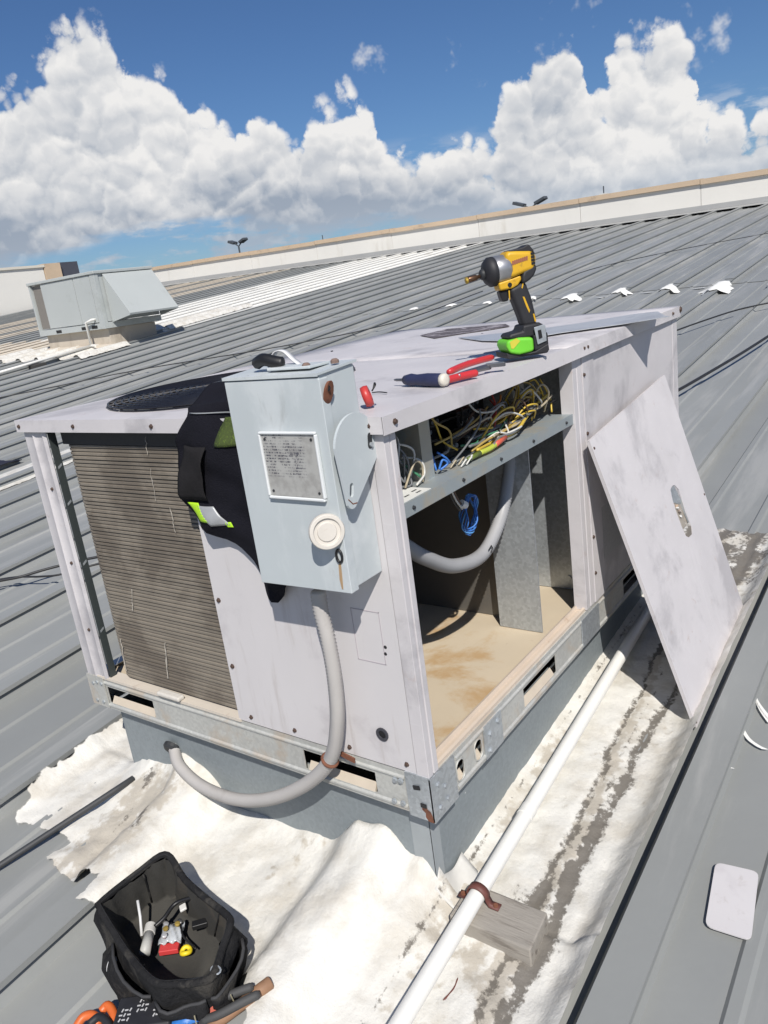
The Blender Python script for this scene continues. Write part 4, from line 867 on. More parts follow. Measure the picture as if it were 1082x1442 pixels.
# round knob hub at the door edge, wire loop below it, rust run
kc = V3(DX-.016, .060, .668); ka = V3(-.62, -.78, .06)
m = MB(); m.lathe([(.018, -.020), (.030, -.010), (.0325, .004), (.031, .009), (.0245, .0095), (.024, .0055), (.0175, .005), (.017, .0078), (.003, .008)], kc, ka, 32); kn = m.build('round_hub', mat('cream_enamel', (.62, .58, .52), .5, 0, .08, 40, stain=((.42, .34, .26), 60, .6, .5)), db, bevel=.001)
m = MB(); m.tube([(DX-.002, .052+.0065*math.cos(t), .617+.012*math.sin(t)) for t in np.linspace(0, 2*math.pi, 15)[:-1]], .0026, 6, closed=True); m.build('wire_loop', BLACK, db, smooth=True)
m = MB(); m.prism([(DX-.0008, .052, .604), (DX-.0008, .058, .600), (DX-.0008, .061, .57), (DX-.0008, .059, .552), (DX-.0008, .056, .552), (DX-.0008, .054, .575)], (.0006, 0, 0)); m.build('rust_run', mat('pale_rust', (.40, .27, .15), .7, 0, .3, 90), db)
m = MB(); m.lathe([(.026, 0), (.026, .014), (.022, .022)], (-.046, .190, DZ0+.004), (0, 0, -1), 20); m.build('conduit_hub', GALV_DUST, db)

# ---- flexible conduit from the box down to the curb
fcth = thing('flexible_conduit', 'grey flexible conduit looping from the disconnect box down into the curb', 'conduit', (-.03, .3, -.12))
hp_ = [(448, 832, -.046), (452, 860, -.046), (462, 900, -.045), (472, 960, -.043), (475, 1020, -.040), (465, 1070, -.036), (430, 1105, -.040), (380, 1125, -.045), (330, 1125, -.040), (283, 1106, -.022), (253, 1078, .002), (245, 1052, .038)]
HP = [at_x(u, v, x) for u, v, x in hp_]
corrugated(HP, .0150, 'conduit_tube', mat('weathered_conduit', (.44, .42, .40), .6, 0, .08, 20, stain=((.30, .28, .26), 9, .55, .5)), fcth, .0080, .0014)
q, d = HP[5], HP[6]-HP[4]; u_, w_, a_ = frame(d)
m = MB(); m.tube([q+.0170*(math.cos(t)*u_+math.sin(t)*w_) for t in np.linspace(0, 2*math.pi, 21)[:-1]], .0042, 6, closed=True); m.build('conduit_strap', RUST, fcth, smooth=True)
m = MB(); m.obox(q+V3(.018, -.035, .006), ((0, 1, .2), (0, -.2, 1), (1, 0, 0)), (.020, .006, .0015)); m.build('strap_ear', RUST, fcth)
m = MB(); m.lathe([(.025, 0), (.025, .010), (.019, .016)], HP[-1]+V3(.0, .002, .004), (-1, -.15, -.5), 16); m.build('wall_fitting', DARK, fcth)

# ---- safety vest hung between grille and box
VESTM = mat('black_mesh_cloth', (.010, .010, .015), .95, 0, .4, 14, bump=(300, .9, .004), spec=.15)
HIV = mat('hi_vis_lime', (.42, .72, .02), .6, 0, .1, 60); REFL = mat('grey_reflective', (.34, .35, .36), .45, .2, .15, 40); HIVM = mat('lime_mesh', (.045, .065, .012), .8, 0, .6, 260, stain=((.22, .34, .03), 330, .55, .9))
vt = thing('safety_vest', 'black mesh safety vest with lime strips draped beside the disconnect box', 'safety vest', (-.04, .40, .455))
zs_ = [.450, .470, .510, .545, .570, .590, .610, .650, .695, .740, .773, .80, .83, .856]
yl_ = [.339, .349, .362, .375, .405, .455, .492, .522, .546, .549, .547, .545, .520, .490]
yr_ = [.322, .300, .272, .268, .268, .268, .268, .268, .268, .268, .268, .268, .268, .268]
def vest(u, v, off=0.0):          # v: 0 bottom .. 1 over the lid edge and back onto the grille
    if v < .72:
        z = .450+(.862-.450)*(v/.72); y = np.interp(z, zs_, yl_)*(1-u)+np.interp(z, zs_, yr_)*u
        bulge = .016+.008*math.sin(31*y+9*z)+.006*math.sin(23*y-34*z)-.007*abs(math.sin(19*y+26*z+.4))+.003*math.sin(61*y+37*z)+.002*math.sin(90*z-40*y)+.016*math.sin(math.pi*min(1, max(0, (z-.56)/.3)))
        hang = np.interp(z, [.45, .60, .80, .862], [.75, 1.0, .85, .52])
        return (-(.006+bulge*hang)-off, y, z)
    t = (v-.72)/.28; y = (.490+.07*t)*(1-u)+.268*u
    return (-.020+.26*t, y, .868+.030*math.sin(math.pi*min(1, t*.9))+.006*math.sin(20*y+9*t)+off)
m = MB(); m.grid(vest, 34, 64); m.build('vest_cloth', VESTM, vt, smooth=True, solid=.004)
def vpatch(name, mt, u0, u1, v0, v1, off=.004, skew=0.0, n=8):
    m = MB(); m.grid(lambda a, b: vest(u0+(u1-u0)*a+skew*b, v0+(v1-v0)*b, off), n, n); return m.build(name, mt, vt, smooth=True, solid=.001)
vpatch('lime_strip', HIV, .10, .23, .315, .385, skew=-.04); vpatch('reflective_strip', REFL, .22, .40, .300, .375, skew=-.05); vpatch('lime_strip', HIV, .36, .42, .292, .312)
vpatch('lime_strip', HIV, .73, .82, .325, .372); vpatch('lime_mesh_panel', HIVM, .52, .98, .60, .70, .006); vpatch('seam_piping', REFL, .05, .98, .715, .719, .006); vpatch('seam_piping', REFL, .48, .98, .752, .756, .006)
m = MB(); m.grid(lambda a, b: (lambda p: (p[0]-.010*math.sin(math.pi*b), p[1], p[2]))(vest(.04+.30*a+.10*b, .40+.20*b, .010)), 10, 10); m.build('inside_out_pocket', mat('black_lining', (.017, .016, .017), .95, 0, .4, 30, bump=(200, .6, .003), spec=.15), vt, smooth=True, solid=.002)

# ---- strap left on top of the disconnect box
st = thing('wrist_strap', 'small black and white strap loop lying on top of the disconnect box', 'strap', (-.05, .16, DZ1+.003))
m = MB(); m.tube(spline([(-.065, .215, DZ1+.012), (-.07, .190, DZ1+.020), (-.066, .165, DZ1+.014), (-.06, .15, DZ1+.010)], 5), [.006]+[.0115]*14+[.006], 8); m.build('black_pad', BLACK, st, smooth=True)
m = MB(); cs = spline([(-.045, .200, DZ1+.004), (-.045, .182, DZ1+.028), (-.045, .160, DZ1+.030), (-.045, .140, DZ1+.014), (-.045, .125, DZ1+.004)], 6)
vs = [];
for c in cs: vs += [c+V3(-.006, 0, 0), c+V3(.006, 0, 0)]
m.add(vs, [(2*i, 2*i+1, 2*i+3, 2*i+2) for i in range(len(cs)-1)]); m.build('white_band', plain('white_strap', (.62, .62, .62)), st, smooth=True, solid=.0025)

# ---- removed access panel leaning on the unit
off = V3(0, -.012, .004)
TL, TR, BR, BL = V3(.856, -.022, .590)+off, V3(1.526, -.022, .649)+off, V3(1.472, -.276, -.134)+off, V3(.818, -.292, -.192)+off
pn = thing('access_panel', 'removed lilac grey access panel with a torn hand slot leaning against the unit', 'access panel', (1.145, -.284, rz(1.14, -.28)))
nrm = np.cross(TR-TL, BL-TL); nrm /= np.linalg.norm(nrm); nrm = nrm if nrm[1] < 0 else -nrm
def pq(a, b): return (TL*(1-a)+TR*a)*(1-b)+(BL*(1-a)+BR*a)*b
outer = [pq(a, 0) for a in np.linspace(0, 1, 9)[:-1]]+[pq(1, b) for b in np.linspace(0, 1, 9)[:-1]]+[pq(a, 1) for a in np.linspace(1, 0, 9)[:-1]]+[pq(0, b) for b in np.linspace(1, 0, 9)[:-1]]
def on_panel(u, v): k = nrm@TL; return onplane(u, v, nrm, k)
hole = [on_panel(u, v) for u, v in ((944, 690), (946, 684), (950, 683), (956, 690), (961, 705), (966, 722), (974, 742), (975, 752), (970, 757), (966, 755), (960, 742), (952, 720), (947, 704))]
sheet_with_hole(outer, hole, 'panel_sheet', PAINT, pn, .0018)
for name, P, Q in (('panel_flange', TL, BL), ('panel_flange', TR, BR), ('panel_flange', TL, TR), ('panel_flange', BL, BR)):
    m = MB(); dv = (Q-P)/np.linalg.norm(Q-P); sd = np.cross(dv, nrm); cen = (TL+TR+BR+BL)/4; sd = sd if sd@(cen-P) > 0 else -sd
    a, b = P+dv*.003, Q-dv*.003; m.prism([a-nrm*.0012, a-nrm*.009, a-nrm*.009+sd*.002, a-nrm*.0012+sd*.002], b-a); m.build(name, PAINT, pn)
hc = np.mean(hole, 0); ex = (TR-TL)/np.linalg.norm(TR-TL); ez = np.cross(ex, nrm); ez = ez if ez[2] > 0 else -ez
m = MB(); m.obox(hc-nrm*.011, (ex, ez, nrm), (.035, .055, .0015)); cupo = m.build('slot_backing', mat('torn_insulation', (.30, .27, .23), .9, 0, .5, 60, stain=((.55, .52, .48), 40, .55, .9)), pn)
m = MB(); a = hole[0]; m.prism([hole[0]-nrm*.002, hole[2]-nrm*.002, hole[4]-nrm*.003, hole[4]-nrm*.008-ez*.010, hole[12]-nrm*.008-ez*.006], nrm*-.001); m.build('slot_flap', GALV, cupo)
for i in range(7):
    c = hc-nrm*(.006+.003*random.random())+ez*random.uniform(-.030, .022)+ex*random.uniform(-.006, .008); r = random.uniform(.004, .009)
    m = MB(); m.lathe([(r*.3, -r*.6), (r, -r*.2), (r*.8, r*.4), (r*.2, r*.7)], c, (random.random()-.5, random.random()-.5, random.random()), 7); m.build('foil_scrap', mat('foil_scrap_%d' % (i % 3), ((.70, .69, .66), (.45, .33, .24), (.16, .13, .11))[i % 3], .5, .2 if i % 3 == 0 else 0, .3, 70), cupo)
for a, b in ((.012, .985), (.5, .985), (.015, .03), (.985, .5)): p = pq(a, b)+nrm*.0006; m = MB(); m.lathe([(.0045, 0), (.0035, .002)], p, nrm, 8); m.build('screw', SCREWM, pn)

# ---- impact driver standing on the lid
q = at_z(736, 500, H_+.011); f = V3(-.74, .67, 0); ang = math.atan2(f[1], f[0])
dr = thing('impact_driver', 'yellow and black cordless impact driver standing on its lime battery on the lid', 'impact driver', (q[0], q[1], H_+.0110), rot=(0, 0, ang))
YEL = mat('tool_yellow', (.62, .36, .018), .45, 0, .12, 40, stain=((.30, .17, .03), 50, .56, .7)); TBLK = mat('tool_rubber', (.018, .018, .021), .6, 0, .3, 50); LIME = mat('battery_lime', (.15, .55, .035), .5, 0, .15, 30, stain=((.07, .18, .03), 60, .58, .7))
def lp(m, name, mt, par=None, **k): return m.build(name, mt, par or dr, local=True, **k)
KS = .000222
def zp(zx, zy): return ((720-zx)*KS, (1250-zy)*KS)
def side(pts, w, y0=0): 
    P = [(*zp(a, b),) for a, b in pts]; return MB().prism([(x, y0-w/2, z) for x, z in P], (0, w, 0))
lp(side([(575, 190), (620, 172), (700, 178), (850, 195), (900, 210), (915, 260), (905, 340), (870, 385), (740, 415), (640, 440), (585, 440)], .054), 'motor_housing', YEL, bevel=.010, bseg=3)
lp(side([(600, 195), (640, 165), (720, 160), (790, 150), (840, 128), (860, 140), (900, 195), (905, 215), (850, 205), (700, 188)], .040), 'top_grip', TBLK, bevel=.005)
lp(side([(770, 385), (905, 320), (918, 380), (885, 440), (840, 480), (800, 500), (745, 520), (735, 440)], .050), 'rear_grip', TBLK, bevel=.008)
for i, zy in enumerate((225, 258, 290, 322)): 
    x, z = zp(868, zy); lp(MB().obox((x, .0275, z), ((1, 0, 0), (0, 0, 1), (0, 1, 0)), (.0045, .0028, .0006)), 'vent_slot', BLACK); lp(MB().obox((x, -.0275, z), ((1, 0, 0), (0, 0, 1), (0, 1, 0)), (.0045, .0028, .0006)), 'vent_slot', BLACK)
# faded lettering band on the housing
for sgn in (-1, 1):
    for i in range(8):
        x, z = zp(648+22*i, 292-4*i); lp(MB().obox((x, sgn*.0272, z), ((1, 0, .1), (-.1, 0, 1), (0, 1, 0)), (.0021, .0045, .0005)), 'faded_letter', mat('faded_letter', (.28, .10, .06), .6))
lp(side([(485, 470), (560, 455), (740, 420), (748, 470), (700, 520), (640, 545), (500, 552)], .040), 'trigger_housing', YEL, bevel=.005)
x, z = zp(608, 505); 
for sgn in (-1, 1): lp(MB().lathe([(.0062, 0), (.005, .001)], (x, sgn*.0195, z), (0, sgn, 0), 12), 'direction_button', BLACK)
x0, z0 = zp(640, 335); lp(MB().lathe([(.028, 0), (.0315, .006), (.0315, .030), (.029, .040)], (x0, 0, z0), (1, 0, -.06), 28), 'gear_case', mat('cast_alloy', (.42, .42, .43), .38, .75, .15, 60), smooth=True)
x1, z1 = zp(495, 350); lp(MB().lathe([(.029, 0), (.0335, .004), (.0335, .016), (.025, .026), (.014, .029)], (x1, 0, z1), (1, 0, -.06), 28), 'nose_ring', TBLK, smooth=True)
x2, z2 = zp(385, 365); lp(MB().lathe([(.011, 0), (.0125, .003), (.0125, .010), (.008, .014)], (x2, 0, z2), (1, 0, -.08), 16), 'chuck_sleeve', DARK, smooth=True)
x3, z3 = zp(335, 380); bt = lp(MB().lathe([(.0045, 0), (.0045, .010), (.0068, .011), (.0068, .030), (.0055, .034)], (x3, 0, z3), (1, 0, -.12), 12), 'nut_driver_bit', mat('bronze_steel', (.15, .085, .05), .4, .7, .3, 80), smooth=True)
x4, z4 = zp(188, 402); lp(MB().lathe([(.0074, 0), (.0074, .005), (.005, .006)], (x4, 0, z4), (1, 0, -.12), 12), 'bit_ring', mat('brass', (.50, .34, .06), .35, .6), bt)
lp(side([(600, 545), (740, 500), (800, 490), (815, 560), (850, 660), (885, 870), (885, 955), (725, 955), (705, 860), (650, 690)], .036), 'handle', TBLK, bevel=.010, bseg=3)
lp(side([(500, 555), (600, 548), (600, 665), (530, 668), (515, 620)], .024), 'trigger', BLACK, bevel=.004)
for pts in (((590, 560), (604, 560), (600, 650), (590, 655)), ((740, 640), (760, 645), (810, 790), (800, 815), (770, 740)), ((780, 430), (790, 440), (745, 560), (735, 550)), ((840, 830), (855, 830), (872, 910), (855, 915))):
    for sgn in (-1, 1): lp(side(pts, .0012, sgn*.0182), 'yellow_inlay', YEL)
lp(side([(700, 930), (890, 925), (945, 960), (960, 1010), (960, 1060), (560, 1060), (520, 1030), (560, 1000), (690, 985)], .062), 'battery_foot', TBLK, bevel=.006)
bat = lp(side([(500, 1060), (640, 1045), (800, 1062), (800, 1215), (620, 1230), (520, 1200), (490, 1120)], .074), 'battery', LIME, bevel=.008)
lp(side([(480, 1180), (520, 1205), (640, 1228), (800, 1212), (955, 1150), (962, 1215), (940, 1248), (500, 1252), (482, 1235)], .076), 'battery_base', TBLK, bat, bevel=.005)
lp(side([(795, 1040), (962, 1030), (965, 1180), (800, 1215)], .072), 'battery_latch_end', TBLK, bat, bevel=.005)
for sgn in (-1, 1): lp(side([(800, 965), (905, 948), (930, 960), (932, 1120), (830, 1146)], .003, sgn*.0385), 'belt_clip', GALV, bat, bevel=.001); lp(side([(838, 1000), (875, 995), (885, 1080), (845, 1090)], .0012, sgn*.0405), 'clip_slot', BLACK, bat)
for sgn in (-1, 1): lp(side([(525, 1075), (600, 1048), (640, 1080), (560, 1150), (535, 1145)], .0012, sgn*.0374), 'yellow_tab', mat('tab_yellow', (.55, .50, .05), .5), bat)

# ---- hand tools on the lid
zt = H_+.0035
def on_lid(u, v, h): p = at_z(u, v, zt+h); return V3(p[0], p[1], zt+h)
sdv = thing('stubby_screwdriver', 'stubby screwdriver with a navy grip and white end cap on the lid', 'screwdriver', (.39, .17, zt))
a, b = on_lid(628, 535, .013), on_lid(571, 535, .013); ax = (b-a)/np.linalg.norm(b-a); ln = np.linalg.norm(b-a)
MB().lathe([(.010, .006), (.0135, .012), (.0140, ln*.45), (.0115, ln*.7), (.0135, ln*.85), (.010, ln)], a, ax, 14).build('grip', mat('navy_grip', (.025, .03, .075), .5, 0, .2, 60), sdv, smooth=True)
MB().lathe([(.007, 0), (.0125, .002), (.0138, .011), (.010, .013)], a-ax*.002, ax, 14).build('end_cap', plain('cream_cap', (.62, .58, .50)), sdv, smooth=True)
MB().lathe([(.0058, 0), (.0058, .006), (.0032, .007), (.0030, .028), (.0018, .034)], b, ax, 10).build('blade', mat('tool_steel', (.22, .22, .23), .35, .8), sdv, smooth=True)
pls = thing('pliers', 'pliers with bright red dipped handles lying beside the screwdriver', 'pliers', (.52, .10, zt))
REDG = mat('red_dipped_grip', (.52, .035, .04), .35, 0, .08, 40)
j = on_lid(690, 517, .010)
for pts, r in (((( 632, 524, .013), (655, 514, .015), (678, 507, .015), (694, 503, .014)), .0075), (((626, 536, .010), (645, 531, .010), (662, 527, .010), (672, 525, .010)), .0080)):
    P = spline([on_lid(*k) for k in pts], 5); MB().tube(P, [r*.8]+[r]*(len(P)-2)+[r*.75], 10).build('handle', REDG, pls, smooth=True)
P = spline([on_lid(645, 530, .012), on_lid(668, 522, .012), on_lid(690, 517, .011)], 5); MB().tube(P, .0055, 8).build('jaw_arm', MATS['tool_steel'], pls, smooth=True)
a, b = on_lid(685, 518, .010), on_lid(711, 515, .010); u_, w_, a_ = frame(b-a)
MB().prism([a+u_*.007, a-u_*.007, b-u_*.0105, b-u_*.004+(b-a)*.06, b+u_*.002-(b-a)*.10, b+u_*.010], (0, 0, .009)).build('jaw', MATS['tool_steel'], pls, bevel=.001)
c = on_lid(517, 558, .021)
rt = thing('red_tape_roll', 'small red round tape roll beside the disconnect box on the lid', 'tape', (c[0], c[1], zt))
ax = V3(.55, -.8, .25); MB().lathe([(.010, -.008), (.019, -.007), (.0205, 0), (.019, .007), (.012, .0078), (.011, .0045), (.004, .004)], c, ax, 20).build('roll', mat('red_plastic', (.50, .05, .045), .4, 0, .1, 30), rt, smooth=True)
MB().tube(spline([c+V3(.006, -.012, .012), c+V3(.012, -.012, .022), c+V3(.004, -.02, .020), c+V3(-.004, -.016, .010)], 4), .0015, 5).build('cord', BLACK, rt, smooth=True)
P = spline([on_lid(524, 553, .003), on_lid(534, 552, .003), on_lid(545, 553, .003)], 4); MB().tube(P, .0014, 5).build('hook_wire', DARK, rt, smooth=True)

# ---- condensate pipe, strap, timber block
a, b = at_roof(563, 1442, .078), at_roof(880, 915, .078); d = (b-a); a2 = a-d*.30; b2 = a+d*1.45
sl_ = lambda p: p
pp = thing('drain_pipe', 'white plastic drain pipe running along the curb over a timber block', 'pipe', (.2, -.07, rz(.2, -.07)))
PVC = mat('white_pvc', (.74, .73, .69), .35, 0, .04, 12, stain=((.55, .50, .42), 10, .64, .5))
k = a+d*.435
MB().tube([a2, a, k, b, b2], .0178, 20).build('pipe_run', PVC, pp, smooth=True)
MB().tube([k-d*.012, k+d*.012], .0196, 20).build('pipe_coupling', PVC, pp, bevel=.001)
wb = thing('timber_block', 'short weathered grey timber block supporting the white drain pipe', 'timber block', (.03, -.12, rz(.03, -.12)))
WOOD = mat('weathered_timber', (.30, .275, .24), .85, 0, .25, 10, stain=((.14, .12, .10), 7, .52, .8, (6, .7, 6)), stretch=(8, .8, 8), bump=(30, .6, .003))
bx0, bx1, by0, by1, bh = -.022, .076, -.207, -.020, .056
z00 = rz(bx0, by0)+.002
MB().add([(x, y, rz(x, y)+.003) for x, y in ((bx0, by0), (bx1, by0+.006), (bx1, by1), (bx0, by1))]+[(x, y, rz(x, y)+bh) for x, y in ((bx0+.001, by0+.001), (bx1-.001, by0+.006), (bx1-.001, by1), (bx0+.001, by1))],
         [(3, 2, 1, 0), (4, 5, 6, 7)]+[(i, (i+1) % 4, (i+1) % 4+4, i+4) for i in range(4)]).build('block', WOOD, wb, bevel=.004)
t = (0.036-a[0])/d[0]; c = a+d*t; dn = d/np.linalg.norm(d); u_ = V3(0, 1, 0)-dn*(dn[1]); u_ /= np.linalg.norm(u_); w_ = np.cross(dn, u_); w_ = w_ if w_[2] > 0 else -w_
ps_ = thing('pipe_strap', 'rusty brown two hole strap holding the drain pipe to the timber block', 'pipe strap', c-w_*.022)
arc = [c+.0222*(math.cos(t_)*u_+math.sin(t_)*w_) for t_ in np.linspace(-.25, math.pi+.25, 17)]
arc = [c+u_*.048-w_*.0195, c+u_*.027-w_*.0190]+arc+[c-u_*.027-w_*.0190, c-u_*.048-w_*.0195]
vs = []
for p_ in arc: vs += [p_-dn*.009, p_+dn*.009]
MB().add(vs, [(2*i, 2*i+1, 2*i+3, 2*i+2) for i in range(len(arc)-1)]).build('strap_band', RUSTBROWN, ps_, solid=.003, smooth=True)
for s in (-1, 1): MB().lathe([(.006, 0), (.005, .004)], c+s*u_*.039-w_*.018, w_, 8).build('strap_screw', RUST, ps_)
fp = thing('flashing_flap', 'bent grey flashing flap at the corner of the curb under the pipe', 'flashing', (.07, -.005, rz(.07, 0)))
MB().grid(lambda u, v: (.02+.12*u, .040-.062*v, rz(.06, 0)+.012+.045*(1-v)**2+.008*math.sin(7*u+3*v)), 10, 8).build('flap_sheet', mat('coated_flap', (.55, .54, .51), .6, 0, .15, 20, stain=((.30, .26, .22), 16, .58, .7)), fp, smooth=True, solid=.003)

# ---- open tool bag
CAN = mat('black_canvas', (.018, .018, .019), .95, 0, .35, 14, stain=((.060, .056, .050), 12, .50, .8), bump=(35, .9, .012), spec=.15); LINE = mat('grey_black_lining', (.045, .043, .038), .9, 0, .25, 14, stain=((.09, .075, .055), 9, .5, .6), bump=(180, .5, .002))
RH = .155
rimpx = [(138, 1274), (164, 1252), (198, 1226), (226, 1205), (241, 1208), (260, 1238), (291, 1266), (321, 1290), (324, 1304), (312, 1340), (300, 1374), (282, 1383), (252, 1386), (225, 1386), (205, 1372), (178, 1340), (155, 1303)]
rim = [at_roof(u, v, RH+h) for (u, v), h in zip(rimpx, (.016, .004, .002, .020, .014, .0, .0, .012, .016, .0, .010, .012, .0, .008, .002, -.006, .0))]
rim = [np.array(p) for p in spline(rim+[rim[0]], 3)[:-1]]; cen = np.mean(rim, 0)
bag = thing('tool_bag', 'open black canvas tool bag full of small parts on the roof', 'tool bag', (cen[0]+.03, cen[1]+.05, rz(cen[0], cen[1]+.05)))
bcen = V3(cen[0]+.030, cen[1]+.055, 0)
def bring(t, s, extra=0):           # outer ring, t = 0 rim .. 1 foot
    out = []
    for i, p in enumerate(rim):
        b0 = bcen+(p-cen)*s; q = p*(1-t)+b0*t; q = np.array([q[0], q[1], 0]); w = (.008*math.sin(i*.5+t*5)+.004*math.sin(i*1.1-t*9)-.006*abs(math.sin(i*.35+t*4)))*min(1, t*4)+extra*math.sin(math.pi*t); dr_ = (p-cen); dr_[2] = 0; dr_ /= np.linalg.norm(dr_); q = q+dr_*w
        hz = (p[2]-rz(p[0], p[1]))*(1-t)+.016*t; q[2] = rz(q[0], q[1])+hz; out.append(q)
    return out
loft([bring(t, 1.12, .016) for t in (0, .12, .3, .5, .7, .88, 1)], cap1=True).build('bag_shell', CAN, bag, smooth=True)
def iring(t, s):
    out = []
    for i, p in enumerate(rim):
        b0 = bcen+(p-cen)*s; q = (p+(cen-p)*.045)*(1-t)+b0*t; h = (p[2]-rz(p[0], p[1])-.003)*(1-t)+.035*t; out.append(V3(q[0]+.005*math.sin(2.1*i+3*t), q[1]+.005*math.cos(1.7*i+4*t), rz(q[0], q[1])+h))
    return out
loft([iring(t, .80) for t in (0, .2, .45, .7, .9, 1)], cap1=True).build('bag_lining', LINE, bag, smooth=True)
MB().tube(rim, .0075, 8, closed=True).build('bag_rim', CAN, bag, smooth=True)
MB().tube([p*.97+cen*.03+V3(0, 0, .004) for p in rim], .0022, 5, closed=True).build('zip_teeth', mat('zip_black', (.03, .03, .03), .4, .3), bag)
for i0, i1, bul in ((41, 47, .03), (24, 32, .022), (33, 40, .02)):         # outside pockets
    rows = []
    for t in np.linspace(.30, .98, 8):
        R0 = bring(t, 1.12, .016); row = []
        for k, i in enumerate(range(i0, i1+1)):
            p = R0[i % len(rim)]; dd = p-bcen; dd[2] = 0; dd /= np.linalg.norm(dd); e = .004+bul*math.sin(math.pi*k/(i1-i0))**.6*(.55+.6*t*(1.2-t)); row.append(p+dd*e)
        rows.append(row)
    loft(rows, close_u=False).build('outer_pocket', CAN, bag, smooth=True, solid=.004)
    MB().tube(rows[0], .0035, 6).build('pocket_binding', mat('binding', (.04, .04, .042), .8), bag, smooth=True)
PIP = mat('pale_piping', (.30, .27, .18), .8)
for i in (44, 29, 35): MB().tube([np.array(bring(t, 1.12, .016)[i % len(rim)])*1+(np.array(bring(t, 1.12, .016)[i % len(rim)])-bcen)*V3(.16, .16, 0) for t in (.35, .55, .75, .9)], .0012, 5).build('pocket_piping', PIP, bag)
# carrying strap slumped over the right side, lining seams, zip pull
WEB = mat('black_webbing', (.03, .03, .031), .9, 0, .3, 90, bump=(160, .7, .003), spec=.15)
MB().tube([at_roof(304+7*math.cos(t_), 1366+6*math.sin(t_), .165) for t_ in np.linspace(0, 2*math.pi, 13)[:-1]], .0018, 5, closed=True).build('zip_pull', GALV, bag)
for i in (6, 12, 20, 27, 34, 43):
    MB().tube([np.array(iring(t, .80)[i % len(rim)])*.985+np.array([bcen[0], bcen[1], iring(t, .80)[i % len(rim)][2]])*.015 for t in (0, .2, .45, .7, .9)], .0022, 5).build('lining_seam', CAN, bag, smooth=True)
# oval badge
oc = at_roof(157, 1357, .085); vd = CAM-oc; vd[2] *= .6; vd /= np.linalg.norm(vd); oc = oc+vd*.012; e1 = np.cross(vd, V3(0, 0, 1)); e1 /= np.linalg.norm(e1); e2 = np.cross(e1, vd); e2 = e2 if e2[2] > 0 else -e2
m1 = (e1*.55-e2*.83); m2 = (e1*.83+e2*.55)
bd = MB().prism([oc+m1*.0165*math.cos(t_)+m2*.0085*math.sin(t_) for t_ in np.linspace(0, 2*math.pi, 25)[:-1]], -vd*.014).build('oval_badge', BLACK, bag)
MB().tube([oc+vd*.001+m1*.0165*math.cos(t_)+m2*.0085*math.sin(t_) for t_ in np.linspace(0, 2*math.pi, 25)[:-1]], .0011, 5, closed=True).build('badge_ring', plain('badge_silver', (.55, .55, .55)), bd)
for i in range(6): MB().obox(oc+vd*.0009+m1*(-.0095+.0038*i), (m1, m2, vd), (.0011, .0030 if i % 2 else .0024, .0004)).build('badge_letter', MATS['badge_silver'], bd)
# things in the bag
def in_bag(u, v, h): return at_roof(u, v, h)
a, b = in_bag(213, 1303, .085), in_bag(203, 1347, .085); d_ = b-a
ft = thing('flashlight', 'pale grey cylinder shaped torch lying inside the tool bag', 'torch', a+V3(0, 0, -.012))
MB().tube([a, a+d_*.28], .0125, 14).build('head', plain('pale_grey_plastic', (.52, .51, .48)), ft, bevel=.001); MB().tube([a+d_*.27, a+d_*.92], [.0105, .0115], 14).build('barrel', mat('grey_plastic', (.40, .40, .38), .5), ft, smooth=True)
a, b = in_bag(194, 1268, .12), in_bag(200, 1318, .075); tag(MB().tube([a, (a+b)/2+V3(.002, 0, .002), b], .0032, 8).build('white_rod', plain('white_rod', (.62, .62, .62)), smooth=True), 'thin white rod leaning against the bag lining', 'rod')
bg_ = thing('parts_bag', 'clear plastic pouch of fittings with a red card inside the tool bag', 'parts bag', in_bag(238, 1325, .05))
q = in_bag(239, 1336, .062); ex_ = V3(.62, -.78, 0); ey_ = V3(.78, .62, 0)
MB().obox(q, (ex_, ey_, V3(0, 0, 1)), (.021, .011, .006)).build('red_card', plain('red_card', (.55, .05, .05)), bg_, bevel=.002)
MB().grid(lambda u, v: q+ex_*(.048*(u-.5))+ey_*(.005+.055*v)+V3(0, 0, .008+.012*math.sin(3.1*u)*math.sin(3*v+.2)+.004*math.sin(17*u+9*v)), 12, 12).build('clear_pouch', mat('clear_pouch', (.42, .44, .46), .15, 0, .5, 60), bg_, smooth=True, solid=.002)
for i in range(5):
    r_ = random.Random(i); c_ = q+ex_*r_.uniform(-.018, .02)+ey_*r_.uniform(.008, .05)+V3(0, 0, .022)
    MB().lathe([(.004, 0), (.006, .002), (.006, .006), (.003, .007)], c_, (r_.random()-.5, r_.random()-.5, 1), 8).build('fitting', mat('fitting_%d' % (i % 3), ((.45, .32, .08), (.55, .55, .55), (.05, .05, .05))[i % 3], .35, .5), bg_)
q = in_bag(262, 1339, .062); tag(MB().tube([q+V3(.009*math.cos(t_), .009*math.sin(t_), .002*math.sin(2*t_)) for t_ in np.linspace(0, 2*math.pi, 19)[:-1]], .005, 8, closed=True).build('yellow_ring', plain('bright_yellow', (.75, .58, .02)), smooth=True), 'bright yellow plastic ring inside the tool bag', 'ring')
q = in_bag(258, 1278, .085); tag(MB().obox(q, (V3(.8, -.5, .2), V3(.5, .8, 0), V3(-.2, 0, 1)), (.008, .010, .003)).build('white_tag', plain('white_tag', (.68, .67, .64)), bevel=.002), 'small white tag against the far lining of the tool bag', 'tag')
q = in_bag(282, 1301, .07); tag(MB().obox(q, (V3(.75, -.66, 0), V3(.66, .75, 0), V3(0, 0, 1)), (.017, .009, .006)).build('black_fuse_block', BLACK, bevel=.002), 'black rectangular block lying on the bag floor', 'block')
pst = thing('test_probe', 'black probe and lead coiled among the parts in the tool bag', 'probe', in_bag(240, 1300, .05))
